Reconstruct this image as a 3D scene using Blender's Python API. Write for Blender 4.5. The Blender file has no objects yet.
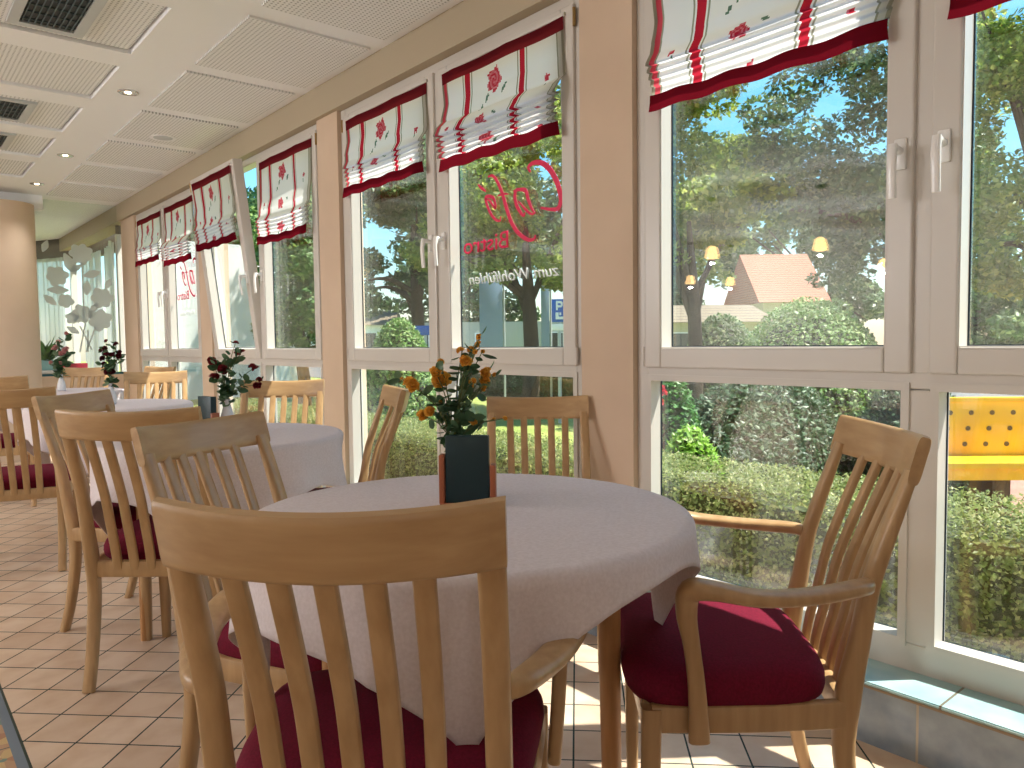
import bpy, bmesh, math, random
from mathutils import Vector, Matrix
from math import sin, cos, pi, radians, sqrt, atan2, exp, floor as flr
random.seed(7)
SC = bpy.context.scene
COL = SC.collection

# ------------------------------------------------------------------ helpers
def lin(c):
    return tuple((v/255/12.92) if v/255 <= .04045 else ((v/255+.055)/1.055)**2.4 for v in c)
MATS = {}
def mat(name, rgb, rough=.5, metal=0, spec=.5, coat=0):
    m = bpy.data.materials.new(name); m.use_nodes = True
    b = m.node_tree.nodes['Principled BSDF']
    b.inputs['Base Color'].default_value = (*lin(rgb), 1)
    b.inputs['Roughness'].default_value = rough; b.inputs['Metallic'].default_value = metal
    b.inputs['Specular IOR Level'].default_value = spec
    b.inputs['Coat Weight'].default_value = coat
    MATS[name] = m; return m
class NT:
    def __init__(s, m): s.t = m.node_tree; s.n = s.t.nodes; s.l = s.t.links
    def new(s, typ, **k):
        o = s.n.new(typ)
        for a, v in k.items():
            if a.startswith('i_'):
                key = a[2:]; key = int(key) if key.isdigit() else key
                o.inputs[key].default_value = v
            else: setattr(o, a, v)
        return o
    def link(s, a, b): s.l.new(a, b)
    def math(s, op, a, b=None, c=None):
        o = s.n.new('ShaderNodeMath'); o.operation = op
        for i, v in enumerate((a, b, c)):
            if v is None: continue
            if isinstance(v, (int, float)): o.inputs[i].default_value = v
            else: s.l.new(v, o.inputs[i])
        return o.outputs[0]
    def mix(s, f, a, b):
        o = s.n.new('ShaderNodeMix'); o.data_type = 'RGBA'
        for i, v in ((0, f), (6, a), (7, b)):
            if isinstance(v, (int, float)): o.inputs[i].default_value = v
            elif isinstance(v, tuple): o.inputs[i].default_value = (*v, 1) if len(v) == 3 else v
            else: s.l.new(v, o.inputs[i])
        return o.outputs[2]
def base_in(m): return m.node_tree.nodes['Principled BSDF'].inputs['Base Color']

def mesh_obj(name, bm, m, parent=None, smooth=True, label=None):
    me = bpy.data.meshes.new(name); bmesh.ops.recalc_face_normals(bm, faces=bm.faces); bm.to_mesh(me); bm.free()
    o = bpy.data.objects.new(name, me); COL.objects.link(o)
    for mm in (m if isinstance(m, (list, tuple)) else [m]): me.materials.append(mm)
    if smooth:
        for p in me.polygons: p.use_smooth = True
        try: me.set_sharp_from_angle(angle=radians(38))
        except Exception: pass
    if parent is not None: o.parent = parent
    if label: o['label'] = label
    return o
def thing(name, label, cat, loc=(0, 0, 0), rz=0, group=None):
    o = bpy.data.objects.new(name, None); COL.objects.link(o); o.empty_display_size = .1
    o.location = loc; o.rotation_euler = (0, 0, rz); o['label'] = label; o['category'] = cat
    if group: o['group'] = group
    return o
def tag(o, label, cat, group=None, kind=None):
    o['label'] = label; o['category'] = cat
    if group: o['group'] = group
    if kind: o['kind'] = kind
    return o
def struct(o): o['kind'] = 'structure'; return o
def box(bm, a, b, mi=0, M=None):
    x0, y0, z0 = a; x1, y1, z1 = b
    vs = [bm.verts.new(Vector(p) if M is None else M @ Vector(p)) for p in ((x0,y0,z0),(x1,y0,z0),(x1,y1,z0),(x0,y1,z0),(x0,y0,z1),(x1,y0,z1),(x1,y1,z1),(x0,y1,z1))]
    for f in ((0,3,2,1),(4,5,6,7),(0,1,5,4),(1,2,6,5),(2,3,7,6),(3,0,4,7)):
        bm.faces.new([vs[i] for i in f]).material_index = mi
def bbox(a, b, bev=.003, M=None):
    bm = bmesh.new(); box(bm, a, b, M=M); bevel(bm, bev); return bm
def bevel(bm, w, seg=2):
    bmesh.ops.bevel(bm, geom=list(bm.edges), offset=w, segments=seg, affect='EDGES', profile=.5)
def ring(bm, c, a, b, n=14, pw=3.2):
    vs = []
    for i in range(n):
        t = 2*pi*i/n + pi/n; ct, st = cos(t), sin(t)
        u = math.copysign(abs(ct)**(2/pw), ct); v = math.copysign(abs(st)**(2/pw), st)
        vs.append(bm.verts.new(Vector(c)+Vector(a)*u+Vector(b)*v))
    return vs
def loft(bm, rings, cap=True, mi=0):
    for r0, r1 in zip(rings, rings[1:]):
        n = len(r0)
        for i in range(n): bm.faces.new((r0[i], r0[(i+1) % n], r1[(i+1) % n], r1[i])).material_index = mi
    if cap:
        bm.faces.new(rings[0][::-1]).material_index = mi; bm.faces.new(rings[-1]).material_index = mi
def smooth_path(P, n=6):
    P = [Vector(p) for p in P]; out = []
    Q = [P[0]*2-P[1]] + P + [P[-1]*2-P[-2]]
    for i in range(1, len(Q)-2):
        p0, p1, p2, p3 = Q[i-1:i+3]
        for k in range(n):
            t = k/n
            out.append(.5*((2*p1)+(p2-p0)*t+(2*p0-5*p1+4*p2-p3)*t*t+(3*p1-p0-3*p2+p3)*t**3))
    out.append(P[-1]); return out
def sweep(bm, P, size, axis=(1, 0, 0), n=14, pw=3.2, sub=5, mi=0):
    """size: list of (half_a, half_b) for every control point; axis: direction the a side stays near to"""
    S = [Vector((*s, 0)) for s in size]
    pts = smooth_path(P, sub); sz = smooth_path(S, sub); rs = []
    for i, p in enumerate(pts):
        t = (pts[min(i+1, len(pts)-1)]-pts[max(i-1, 0)]).normalized()
        a = Vector(axis); a = (a-t*a.dot(t)).normalized(); b = t.cross(a)
        rs.append(ring(bm, p, a*sz[i].x, b*sz[i].y, n, pw))
    loft(bm, rs, mi=mi)
def tube(bm, P, r, n=8, sub=4, mi=0):
    rr = r if isinstance(r, (list, tuple)) else [r]*len(P)
    ax = (0, 0, 1) if abs((Vector(P[-1])-Vector(P[0])).normalized().z) < .7 else (1, 0, 0)
    sweep(bm, P, [(q, q) for q in rr], ax, n, 2, sub, mi)
def lathe(bm, prof, c=(0, 0, 0), n=24, mi=0):
    rs = []
    for r, z in prof:
        rs.append([bm.verts.new((c[0]+r*cos(2*pi*i/n), c[1]+r*sin(2*pi*i/n), c[2]+z)) for i in range(n)])
    loft(bm, rs, mi=mi)
def copy_tree(o, parent=None):
    c = o.copy(); COL.objects.link(c)
    if parent is not None: c.parent = parent
    for ch in list(o.children): copy_tree(ch, c)
    return c
def Frand(a, b): return random.uniform(a, b)

# ------------------------------------------------------------------ camera (calibrated)
H = 1.10
yaw, pit, rol = radians(40.08), radians(3.18), radians(-.72)
F = Vector((sin(yaw)*cos(pit), cos(yaw)*cos(pit), -sin(pit)))
R0 = Vector((cos(yaw), -sin(yaw), 0)); U0 = R0.cross(F)
Rv = R0*cos(rol)+U0*sin(rol); Uv = -R0*sin(rol)+U0*cos(rol)
cam = bpy.data.objects.new('camera', bpy.data.cameras.new('camera')); COL.objects.link(cam)
Mx = Matrix((Rv, Uv, -F)).transposed().to_4x4(); Mx.translation = (0, 0, H)
cam.matrix_world = Mx
cam.data.sensor_width = 36; cam.data.lens = 760/1024*36; cam.data.clip_start = .05; cam.data.clip_end = 300
SC.camera = cam

# ------------------------------------------------------------------ materials
def noise_tint(m, rgb, rgb2, scale=4, stretch=(1, 1, 1), detail=4, bump=0, lo=.3, hi=.7):
    t = NT(m); tc = t.new('ShaderNodeTexCoord'); mp = t.new('ShaderNodeMapping')
    mp.inputs['Scale'].default_value = stretch
    t.link(tc.outputs['Object'], mp.inputs[0])
    nz = t.new('ShaderNodeTexNoise', i_Scale=scale, i_Detail=detail); t.link(mp.outputs[0], nz.inputs['Vector'])
    mr = t.new('ShaderNodeMapRange', i_1=lo, i_2=hi); t.link(nz.outputs[0], mr.inputs[0])
    t.link(t.mix(mr.outputs[0], lin(rgb), lin(rgb2)), base_in(m))
    if bump:
        bp = t.new('ShaderNodeBump', i_Strength=bump, i_Distance=.002); t.link(nz.outputs[0], bp.inputs['Height'])
        t.link(bp.outputs[0], m.node_tree.nodes['Principled BSDF'].inputs['Normal'])
    return m
WOOD = noise_tint(mat('beech_wood', (205, 160, 105), .36, coat=.15), (194, 158, 114), (172, 136, 93), 3, (14, 14, 1.2), 5)
WOODX = noise_tint(mat('beech_crest_wood', (205, 160, 105), .36, coat=.15), (196, 161, 117), (176, 140, 97), 3, (1.2, 14, 14), 5)
LEGW = noise_tint(mat('table_leg_wood', (190, 130, 75), .4), (192, 142, 92), (168, 118, 70), 3, (14, 14, 1.5), 4)
SEAT = noise_tint(mat('burgundy_fabric', (112, 18, 45), .85, spec=.2), (120, 18, 47), (98, 14, 38), 220, (1, 1, 1), 2, .25)
CLOTH = noise_tint(mat('white_table_linen', (226, 216, 218), .8, spec=.2), (228, 218, 221), (217, 206, 208), 160, (1, 1, 1), 2, .15)
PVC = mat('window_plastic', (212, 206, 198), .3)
PVCH = mat('handle_white', (240, 238, 235), .25)
GASKET = mat('gasket_rubber', (45, 60, 70), .6)
METAL = mat('hinge_brass', (160, 130, 80), .35, .8)
PLASTER = noise_tint(mat('peach_plaster', (232, 208, 186), .8, spec=.2), (218, 194, 170), (210, 186, 162), 3)
BEIGE = mat('beige_beam_paint', (182, 168, 144), .8, spec=.2)
CEIL = mat('ceiling_white', (240, 240, 240), .85, spec=.2)
WALLW = mat('cream_wall_paint', (222, 218, 212), .8, spec=.2)
TEAL = mat('dark_teal_card', (3, 42, 48), .45)
HOLD = mat('holder_wood', (165, 92, 58), .45)
CERAM = mat('white_porcelain', (232, 232, 236), .15)
BLACK = mat('dark_metal', (28, 40, 42), .5)
CHROME = mat('chrome_ring', (200, 200, 200), .25, .9)
GREY = mat('grille_grey', (186, 190, 190), .4)
YELLOWP = noise_tint(mat('yellow_plastic_planks', (240, 190, 20), .45), (246, 198, 28), (226, 168, 18), 3, (1, 1, 1), 4)
HOLE = mat('dark_hole', (90, 70, 40), .6)
CURT = None

def foliage_mat(name, a, b, c=None, transl=.35):
    m = bpy.data.materials.new(name); m.use_nodes = True; t = NT(m); t.n.clear()
    out = t.new('ShaderNodeOutputMaterial'); ge = t.new('ShaderNodeNewGeometry')
    oi = ge.outputs['Random Per Island']
    col = t.mix(oi, lin(a), lin(b))
    if c: 
        st = t.math('GREATER_THAN', oi, .82); col = t.mix(st, col, lin(c))
    d = t.new('ShaderNodeBsdfPrincipled'); t.link(col, d.inputs['Base Color']); d.inputs['Roughness'].default_value = .45
    tr = t.new('ShaderNodeBsdfTranslucent'); t.link(col, tr.inputs[0])
    mx = t.new('ShaderNodeMixShader'); mx.inputs[0].default_value = transl
    t.link(d.outputs[0], mx.inputs[1]); t.link(tr.outputs[0], mx.inputs[2]); t.link(mx.outputs[0], out.inputs[0])
    return m
def cloth_color_mat(name, attr='Col', transl=.5, tint=None, alpha=None):
    m = bpy.data.materials.new(name); m.use_nodes = True; t = NT(m); t.n.clear()
    out = t.new('ShaderNodeOutputMaterial')
    if tint is None:
        at = t.new('ShaderNodeVertexColor'); at.layer_name = attr; c = at.outputs[0]
    d = t.new('ShaderNodeBsdfDiffuse'); tr = t.new('ShaderNodeBsdfTranslucent')
    for s in (d, tr):
        if tint is None: t.link(c, s.inputs[0])
        else: s.inputs[0].default_value = (*lin(tint), 1)
    mx = t.new('ShaderNodeMixShader'); mx.inputs[0].default_value = transl
    t.link(d.outputs[0], mx.inputs[1]); t.link(tr.outputs[0], mx.inputs[2]); o = mx.outputs[0]
    if alpha:
        tp = t.new('ShaderNodeBsdfTransparent'); m2 = t.new('ShaderNodeMixShader'); m2.inputs[0].default_value = alpha
        t.link(tp.outputs[0], m2.inputs[1]); t.link(o, m2.inputs[2]); o = m2.outputs[0]
    t.link(o, out.inputs[0]); return m
BLINDM = cloth_color_mat('printed_blind_cotton', transl=.6)
SHEER = cloth_color_mat('sheer_curtain', tint=(235, 238, 242), transl=.6, alpha=.78)
FROST = cloth_color_mat('frosted_film', tint=(240, 243, 244), transl=.85, alpha=.8)
def glass_mat(name, tint, refl):
    m = bpy.data.materials.new(name); m.use_nodes = True; t = NT(m); t.n.clear()
    out = t.new('ShaderNodeOutputMaterial'); tp = t.new('ShaderNodeBsdfTransparent'); tp.inputs[0].default_value = (*tint, 1)
    gl = t.new('ShaderNodeBsdfAnisotropic'); gl.inputs['Roughness'].default_value = .0
    lw = t.new('ShaderNodeLayerWeight', i_Blend=.5)
    f = t.math('MULTIPLY_ADD', t.math('POWER', lw.outputs['Facing'], 4.2), .95, refl)
    mx = t.new('ShaderNodeMixShader'); t.link(f, mx.inputs[0]); t.link(tp.outputs[0], mx.inputs[1]); t.link(gl.outputs[0], mx.inputs[2])
    t.link(mx.outputs[0], out.inputs[0]); return m
GLASS = glass_mat('window_glass', (.965, .985, .975), .10)
GLASSP = glass_mat('partition_glass', (.93, .96, .96), .03)

# floor tiles: diagonal cream tiles, dark green grout; mosaic border on the left
def tile_floor():
    m = mat('floor_tiles', (200, 170, 140), .28); t = NT(m); b = t.n['Principled BSDF']
    g = t.new('ShaderNodeNewGeometry'); sp = t.new('ShaderNodeSeparateXYZ'); t.link(g.outputs['Position'], sp.inputs[0])
    X, Y = sp.outputs[0], sp.outputs[1]
    P = .1535
    X0 = t.math('SUBTRACT', X, .278); Y0 = t.math('SUBTRACT', Y, 2.474)
    k = sqrt(.5)/P
    u = t.math('MULTIPLY', t.math('ADD', X0, Y0), k); v = t.math('MULTIPLY', t.math('SUBTRACT', X0, Y0), k)
    def edge(a):
        fr = t.math('FRACT', t.math('ADD', a, 50)); return t.math('MINIMUM', fr, t.math('SUBTRACT', 1, fr))
    e = t.math('MINIMUM', edge(u), edge(v))
    grout = t.math('LESS_THAN', e, .0165)
    cx = t.new('ShaderNodeCombineXYZ'); t.link(t.math('FLOOR', u), cx.inputs[0]); t.link(t.math('FLOOR', v), cx.inputs[1])
    wn = t.new('ShaderNodeTexWhiteNoise', noise_dimensions='2D'); t.link(cx.outputs[0], wn.inputs[0])
    nz = t.new('ShaderNodeTexNoise', i_Scale=9., i_Detail=5.); t.link(g.outputs['Position'], nz.inputs['Vector'])
    c1 = t.mix(wn.outputs[0], lin((232, 208, 184)), lin((216, 190, 166)))
    mr = t.new('ShaderNodeMapRange', i_1=.4, i_2=.75, i_4=.55); t.link(nz.outputs[0], mr.inputs[0])
    c2 = t.mix(mr.outputs[0], c1, lin((190, 150, 112)))
    c3 = t.mix(grout, c2, lin((32, 52, 48)))
    t.link(c3, b.inputs['Base Color'])
    t.link(t.math('MULTIPLY_ADD', grout, .5, .28), b.inputs['Roughness'])
    bp = t.new('ShaderNodeBump', i_Strength=.35, i_Distance=.003); t.link(t.math('GREATER_THAN', e, .0165), bp.inputs['Height']); t.link(bp.outputs[0], b.inputs['Normal'])
    return m
FLOORM = tile_floor()
def mosaic():
    m = mat('mosaic_border_tiles', (180, 150, 120), .35); t = NT(m); b = t.n['Principled BSDF']
    g = t.new('ShaderNodeNewGeometry'); sp = t.new('ShaderNodeSeparateXYZ'); t.link(g.outputs['Position'], sp.inputs[0])
    vo = t.new('ShaderNodeTexVoronoi', i_Scale=22.); t.link(g.outputs['Position'], vo.inputs['Vector'])
    r = t.new('ShaderNodeValToRGB'); t.link(t.new('ShaderNodeSeparateColor').outputs[0], r.inputs[0])
    sc = t.n[-1] if False else t.new('ShaderNodeSeparateColor'); t.link(vo.outputs['Color'], sc.inputs[0]); t.link(sc.outputs[0], r.inputs[0])
    cr = r.color_ramp; cr.interpolation = 'CONSTANT'
    cr.elements[0].color = (*lin((188, 150, 118)), 1); cr.elements[1].position = .35; cr.elements[1].color = (*lin((206, 178, 128)), 1)
    for p, c in ((.6, (110, 140, 130)), (.75, (176, 128, 100)), (.9, (214, 196, 150))):
        e = cr.elements.new(p); e.color = (*lin(c), 1)
    fy = t.math('FRACT', t.math('MULTIPLY', t.math('ADD', sp.outputs[1], 10.02), 1/.24)); ln = t.math('LESS_THAN', fy, .02)
    xs = t.math('GREATER_THAN', sp.outputs[0], .243); dk = t.math('GREATER_THAN', sp.outputs[0], .268)
    c = t.mix(ln, r.outputs[0], lin((60, 80, 84)))
    c = t.mix(xs, c, lin((112, 128, 142))); c = t.mix(dk, c, lin((25, 52, 48)))
    t.link(c, b.inputs['Base Color']); return m
MOSAIC = mosaic()
def sill_tile(name, a, b_, c_, joint, pitch=.335, off=.94):
    m = mat(name, a, .3); t = NT(m); b = t.n['Principled BSDF']
    g = t.new('ShaderNodeNewGeometry'); sp = t.new('ShaderNodeSeparateXYZ'); t.link(g.outputs['Position'], sp.inputs[0])
    nz = t.new('ShaderNodeTexNoise', i_Scale=11., i_Detail=6.); t.link(g.outputs['Position'], nz.inputs['Vector'])
    mr = t.new('ShaderNodeMapRange', i_1=.35, i_2=.65); t.link(nz.outputs[0], mr.inputs[0])
    fr = t.math('FRACT', t.math('MULTIPLY', t.math('ADD', sp.outputs[1], 20*pitch-off), 1/pitch)); ln = t.math('LESS_THAN', fr, .018)
    t.link(t.mix(ln, t.mix(mr.outputs[0], lin(a), lin(b_)), lin(joint)), b.inputs['Base Color']); return m
SILLT = sill_tile('aqua_sill_tiles', (150, 190, 196), (176, 204, 204), None, (120, 112, 98), off=.735)
SILLF = sill_tile('blue_grey_wall_tiles', (124, 138, 154), (152, 164, 176), None, (176, 166, 150), off=.79)
def perforated():
    m = mat('perforated_ceiling_panel', (226, 222, 210), .85, spec=.2); t = NT(m)
    g = t.new('ShaderNodeNewGeometry'); sp = t.new('ShaderNodeSeparateXYZ'); t.link(g.outputs['Position'], sp.inputs[0])
    def d(a):
        fr = t.math('FRACT', t.math('MULTIPLY', t.math('ADD', a, 30), 1/.0215)); return t.math('POWER', t.math('SUBTRACT', fr, .5), 2)
    r = t.math('ADD', d(sp.outputs[0]), d(sp.outputs[1])); h = t.math('LESS_THAN', r, .056)
    t.link(t.mix(h, lin((234, 234, 232)), lin((160, 160, 157))), base_in(m)); return m
PERF = perforated()

# ------------------------------------------------------------------ room shell
WX = 2.17; CZ = 2.64
XL, YB, YF = -7.5, -3.2, 9.15
bm = bmesh.new(); box(bm, (.275, YB, -.06), (WX+.15, 14, 0)); struct(mesh_obj('floor', bm, FLOORM, smooth=False))
bm = bmesh.new(); box(bm, (-.65, YB, -.06), (.275, 14, .0)); o = struct(mesh_obj('floor_border', bm, MOSAIC, smooth=False)); o.name = 'trim_1'
bm = bmesh.new(); box(bm, (XL, YB, -.06), (-.65, 14, 0)); o = struct(mesh_obj('floor_back', bm, FLOORM, smooth=False)); o.name = 'floor_side'
# ceiling with recesses
REC = [(3.71+.94*i, 4.42+.94*i) for i in range(-4, 5)]
RX = [(.44, 1.12), (-.55, .13)]
bm = bmesh.new()
xs = sorted({XL, WX+.15, *[v for r in RX for v in r]}); ys = sorted({YB, 14., *[v for r in REC for v in r]})
def isrec(x, y): return any(a < x < b for a, b in RX) and any(a < y < b for a, b in REC)
for i in range(len(xs)-1):
    for j in range(len(ys)-1):
        x0, x1, y0, y1 = xs[i], xs[i+1], ys[j], ys[j+1]; r = isrec((x0+x1)/2, (y0+y1)/2); z = CZ+(.035 if r else 0)
        bm.faces.new([bm.verts.new(p) for p in ((x0,y0,z),(x0,y1,z),(x1,y1,z),(x1,y0,z))])
        if r:
            for a, b in (((x0,y0),(x1,y0)),((x1,y0),(x1,y1)),((x1,y1),(x0,y1)),((x0,y1),(x0,y0))):
                bm.faces.new([bm.verts.new(p) for p in ((*a,CZ),(*b,CZ),(*b,z),(*a,z))])
box(bm, (XL, YB, CZ+.05), (WX+.15, 14, CZ+.12))
struct(mesh_obj('ceiling', bm, CEIL, smooth=False))
# beam in front of the window heads and soffit
bm = bmesh.new(); box(bm, (2.115, YB, 2.462), (WX+.15, 14, CZ+.01)); struct(mesh_obj('trim_2', bm, BEIGE, smooth=False))
# lowered ceiling beyond the partition
bm = bmesh.new(); box(bm, (XL, 9.02, 2.50), (1.40, 14, CZ+.01)); struct(mesh_obj('ceiling_far', bm, CEIL, smooth=False))
# columns between windows
BAYS = [(-.135, 1.855), (2.12, 4.11), (4.375, 6.365), (6.63, 8.62)]
bm = bmesh.new()
prev = YB
for a, b in BAYS + [(9.15, 9.15)]:
    lo = prev if prev > YB else YB
    box(bm, (2.145, lo, .0), (WX+.13, a, 2.465)); prev = b
bm2 = bmesh.new()
for a, b in BAYS: box(bm, (WX+.0, a, 0), (WX+.13, b, .165)); 
struct(mesh_obj('wall_right', bm, PLASTER, smooth=False))
# sill: low tiled upstand
bm = bmesh.new(); box(bm, (2.018, YB, 0), (WX, 9.15, .162)); struct(mesh_obj('baseboard_right', bm, SILLF, smooth=False))
bm = bmesh.new(); box(bm, (2.013, YB, .162), (WX+.005, 9.15, .172)); bmesh.ops.bevel(bm, geom=[e for e in bm.edges if abs(e.verts[0].co.x-2.013) < .01 and abs(e.verts[1].co.x-2.013) < .01 and e.verts[0].co.z > .16], offset=.003, segments=2, affect='EDGES')
struct(mesh_obj('trim_3', bm, SILLT, smooth=False))
bm = bmesh.new(); box(bm, (2.0145, YB, .155), (2.0185, 9.15, .1618)); struct(mesh_obj('trim_4', bm, mat('sill_edge_profile', (142, 122, 100), .4), smooth=False))
# other walls of the room
bm = bmesh.new(); box(bm, (XL-.1, YB, 0), (XL, 14, CZ)); struct(mesh_obj('wall_left', bm, WALLW, smooth=False))
bm = bmesh.new(); box(bm, (XL, YB-.1, 0), (WX+.1, YB, CZ)); struct(mesh_obj('wall_back', bm, WALLW, smooth=False))
bm = bmesh.new(); box(bm, (XL, 14, 0), (1.2, 14.1, CZ)); struct(mesh_obj('wall_front', bm, WALLW, smooth=False))
# round column
bm = bmesh.new(); lathe(bm, [(.29, 0), (.29, 2.52)], (1.03, 9.02, 0), 48); struct(mesh_obj('wall_column', bm, PLASTER))
# low wall below the glass partition
bm = bmesh.new(); box(bm, (1.25, 9.13, 0), (2.145, 9.23, .80)); struct(mesh_obj('wall_partition', bm, PLASTER, smooth=False))

# ceiling panels
def ceiling_panel(x0, x1, y0, y1, z0, z1, label, group):
    bm = bmesh.new(); box(bm, (x0, y0, z0), (x1, y1, z1)); o = mesh_obj('ceiling_panel', bm, PERF, smooth=False)
    return tag(o, label, 'ceiling panel', group)
ordn = ['nearest', 'second nearest', 'third', 'fourth', 'fifth', 'sixth', 'seventh']
for i, y in enumerate((2.64, 3.56, 4.48, 5.40, 6.32, 7.24, 8.14)):
    lb = f'white perforated ceiling panel along the window beam, {ordn[i]} from the camera'
    if i == 3: lb = 'white perforated ceiling panel holding the round speaker beside the beam'
    if i >= 5: lb = f'white perforated ceiling panel along the beam, {"second farthest" if i==5 else "farthest"}, before the partition'
    ceiling_panel(1.42, 2.06, y, y+.77, CZ-.012, CZ+.005, lb, 'perforated ceiling panels along the beam')
for i, (a, b) in enumerate(REC[4:]):
    lb = ['large recessed perforated panel at the top left corner, around the big grille', 'recessed perforated panel without a grille beside the nearest downlight', 'recessed perforated panel with a dark grille, third along the left', 'recessed perforated panel with the farthest dark grille at the left edge', 'recessed perforated panel farthest along the left, near the round column'][i]
    ceiling_panel(.445, 1.105, a+.008, b-.008, CZ+.018, CZ+.034, lb, 'recessed ceiling panels')

# ceiling grilles
def vent(x0, x1, y0, y1, label, z=CZ+.018):
    t = thing('ceiling_vent', label, 'vent', ((x0+x1)/2, (y0+y1)/2, z), group='ceiling grilles')
    w, d = (x1-x0)/2, (y1-y0)/2; f = .045
    bm = bmesh.new()
    box(bm, (-w, -d, -.014), (-w+f, d, 0)); box(bm, (w-f, -d, -.014), (w, d, 0)); box(bm, (-w+f, -d, -.014), (w-f, -d+f, 0)); box(bm, (-w+f, d-f, -.014), (w-f, d, 0))
    mesh_obj('frame', bm, GREY, t, False)
    bm = bmesh.new(); box(bm, (-w+f, -d+f, -.003), (w-f, d-f, 0)); mesh_obj('backing', bm, BLACK, t, False)
    n = 9
    bm = bmesh.new()
    for i in range(n):
        x = -w+f+(2*w-2*f)*(i+.5)/n; box(bm, (x-.0015, -d+f, -.012), (x+.0015, d-f, -.003))
    for i in range(5):
        y = -d+f+(2*d-2*f)*(i+.5)/5; box(bm, (-w+f, y-.001, -.009), (w-f, y+.001, -.003))
    mesh_obj('louvres', bm, mat('louvre_metal', (95, 110, 112), .4, .3), t, False)
vent(.56, .88, 3.80, 4.36, 'large square dark ceiling grille in the top left corner panel')
vent(.56, .88, 5.70, 6.22, 'dark ceiling grille second from the camera at the left edge')
vent(.56, .88, 6.62, 7.14, 'small dark ceiling grille farthest from the camera')

EMI = bpy.data.materials.new('lamp_glow'); EMI.use_nodes = True
_t = NT(EMI); _t.n.clear(); _e = _t.new('ShaderNodeEmission', i_Strength=14.); _e.inputs[0].default_value = (1, .74, .42, 1); _t.link(_e.outputs[0], _t.new('ShaderNodeOutputMaterial').inputs[0])
def downlight(x, y, label, vis=True):
    t = thing('downlight', label, 'ceiling light', (x, y, CZ), group='recessed ceiling downlights')
    bm = bmesh.new(); lathe(bm, [(.034, 0), (.034, -.004), (.055, -.006), (.06, -.003), (.06, 0)], n=28); mesh_obj('trim_ring', bm, CHROME, t)
    bm = bmesh.new(); lathe(bm, [(.026, -.002), (.033, -.002), (.033, 0.0)], n=20); mesh_obj('reflector', bm, GREY, t)
    bm = bmesh.new(); lathe(bm, [(.012, -.0065), (.018, -.004), (.0185, -.0015)], n=16); mesh_obj('bulb', bm, EMI, t, label='glowing bulb')
    ld = bpy.data.lights.new('downlight_bulb', 'SPOT'); ld.energy = 14; ld.color = (1, .98, .96); ld.spot_size = radians(110); ld.spot_blend = .8; ld.shadow_soft_size = .05
    lo = bpy.data.objects.new('downlight_bulb', ld); COL.objects.link(lo); lo.location = (0, 0, -.02); lo.parent = t
downlight(1.263, 5.08, 'recessed halogen downlight nearest the camera, warm bulb glowing')
downlight(1.263, 7.03, 'recessed halogen downlight second along the ceiling strip')
downlight(1.263, 8.4, 'recessed halogen downlight farthest away near the round column')
t = thing('ceiling_speaker', 'round white ceiling speaker set in a perforated panel beside the beam', 'speaker', (1.711, 6.60-.62, CZ-.012))
bm = bmesh.new(); lathe(bm, [(.06, 0), (.088, -.004), (.092, -.002), (.092, 0.001)], n=32); mesh_obj('bezel', bm, CEIL, t)
bm = bmesh.new(); lathe(bm, [(.002, -.008), (.045, -.007), (.065, -.003), (.066, 0)], n=32); mesh_obj('cone_cover', bm, GREY, t)

# pendant lamps in the room behind (mirrored in the panes; the last three unseen, added as fill light)
SHADE = bpy.data.materials.new('amber_lamp_glass'); SHADE.use_nodes = True
_t = NT(SHADE); _t.n.clear(); _e = _t.new('ShaderNodeEmission', i_Strength=7.); _e.inputs[0].default_value = (1, .6, .25, 1); _t.link(_e.outputs[0], _t.new('ShaderNodeOutputMaterial').inputs[0])
for i, (x, y, z) in enumerate([(-2.63, 5.0, 2.0), (-2.94, 3.92, 2.0), (-5.57, 7.48, 2.0), (-6.4, 7.3, 2.0), (-5.67, 4.5, 2.0), (-2.6, 1.0, 2.0), (-2.6, -1.2, 2.0), (-.9, -1.6, 2.05)]):
    t = thing('pendant_lamp', 'amber glass pendant lamp glowing, mirrored in the panes except three added unseen for fill', 'lamp', (x, y, z), group='pendant lamps mirrored in the panes')
    bm = bmesh.new(); lathe(bm, [(.02, .12), (.05, .10), (.07, .02), (.072, 0), (.07, -.015), (.045, -.02)], n=24); mesh_obj('lamp_shade', bm, SHADE, t)
    bm = bmesh.new(); tube(bm, [(0, 0, .13), (0, 0, CZ-z)], .004, 6, 2); lathe(bm, [(.04, CZ-z-.03), (.05, CZ-z)], n=16); mesh_obj('cord', bm, BLACK, t)
    ld = bpy.data.lights.new('pendant_bulb', 'POINT'); ld.energy = 44 if y > 2 else 5; ld.color = (.95, .975, 1); ld.shadow_soft_size = .01
    lo = bpy.data.objects.new('pendant_bulb', ld); COL.objects.link(lo); lo.location = (0, 0, -.07); lo.parent = t

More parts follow.
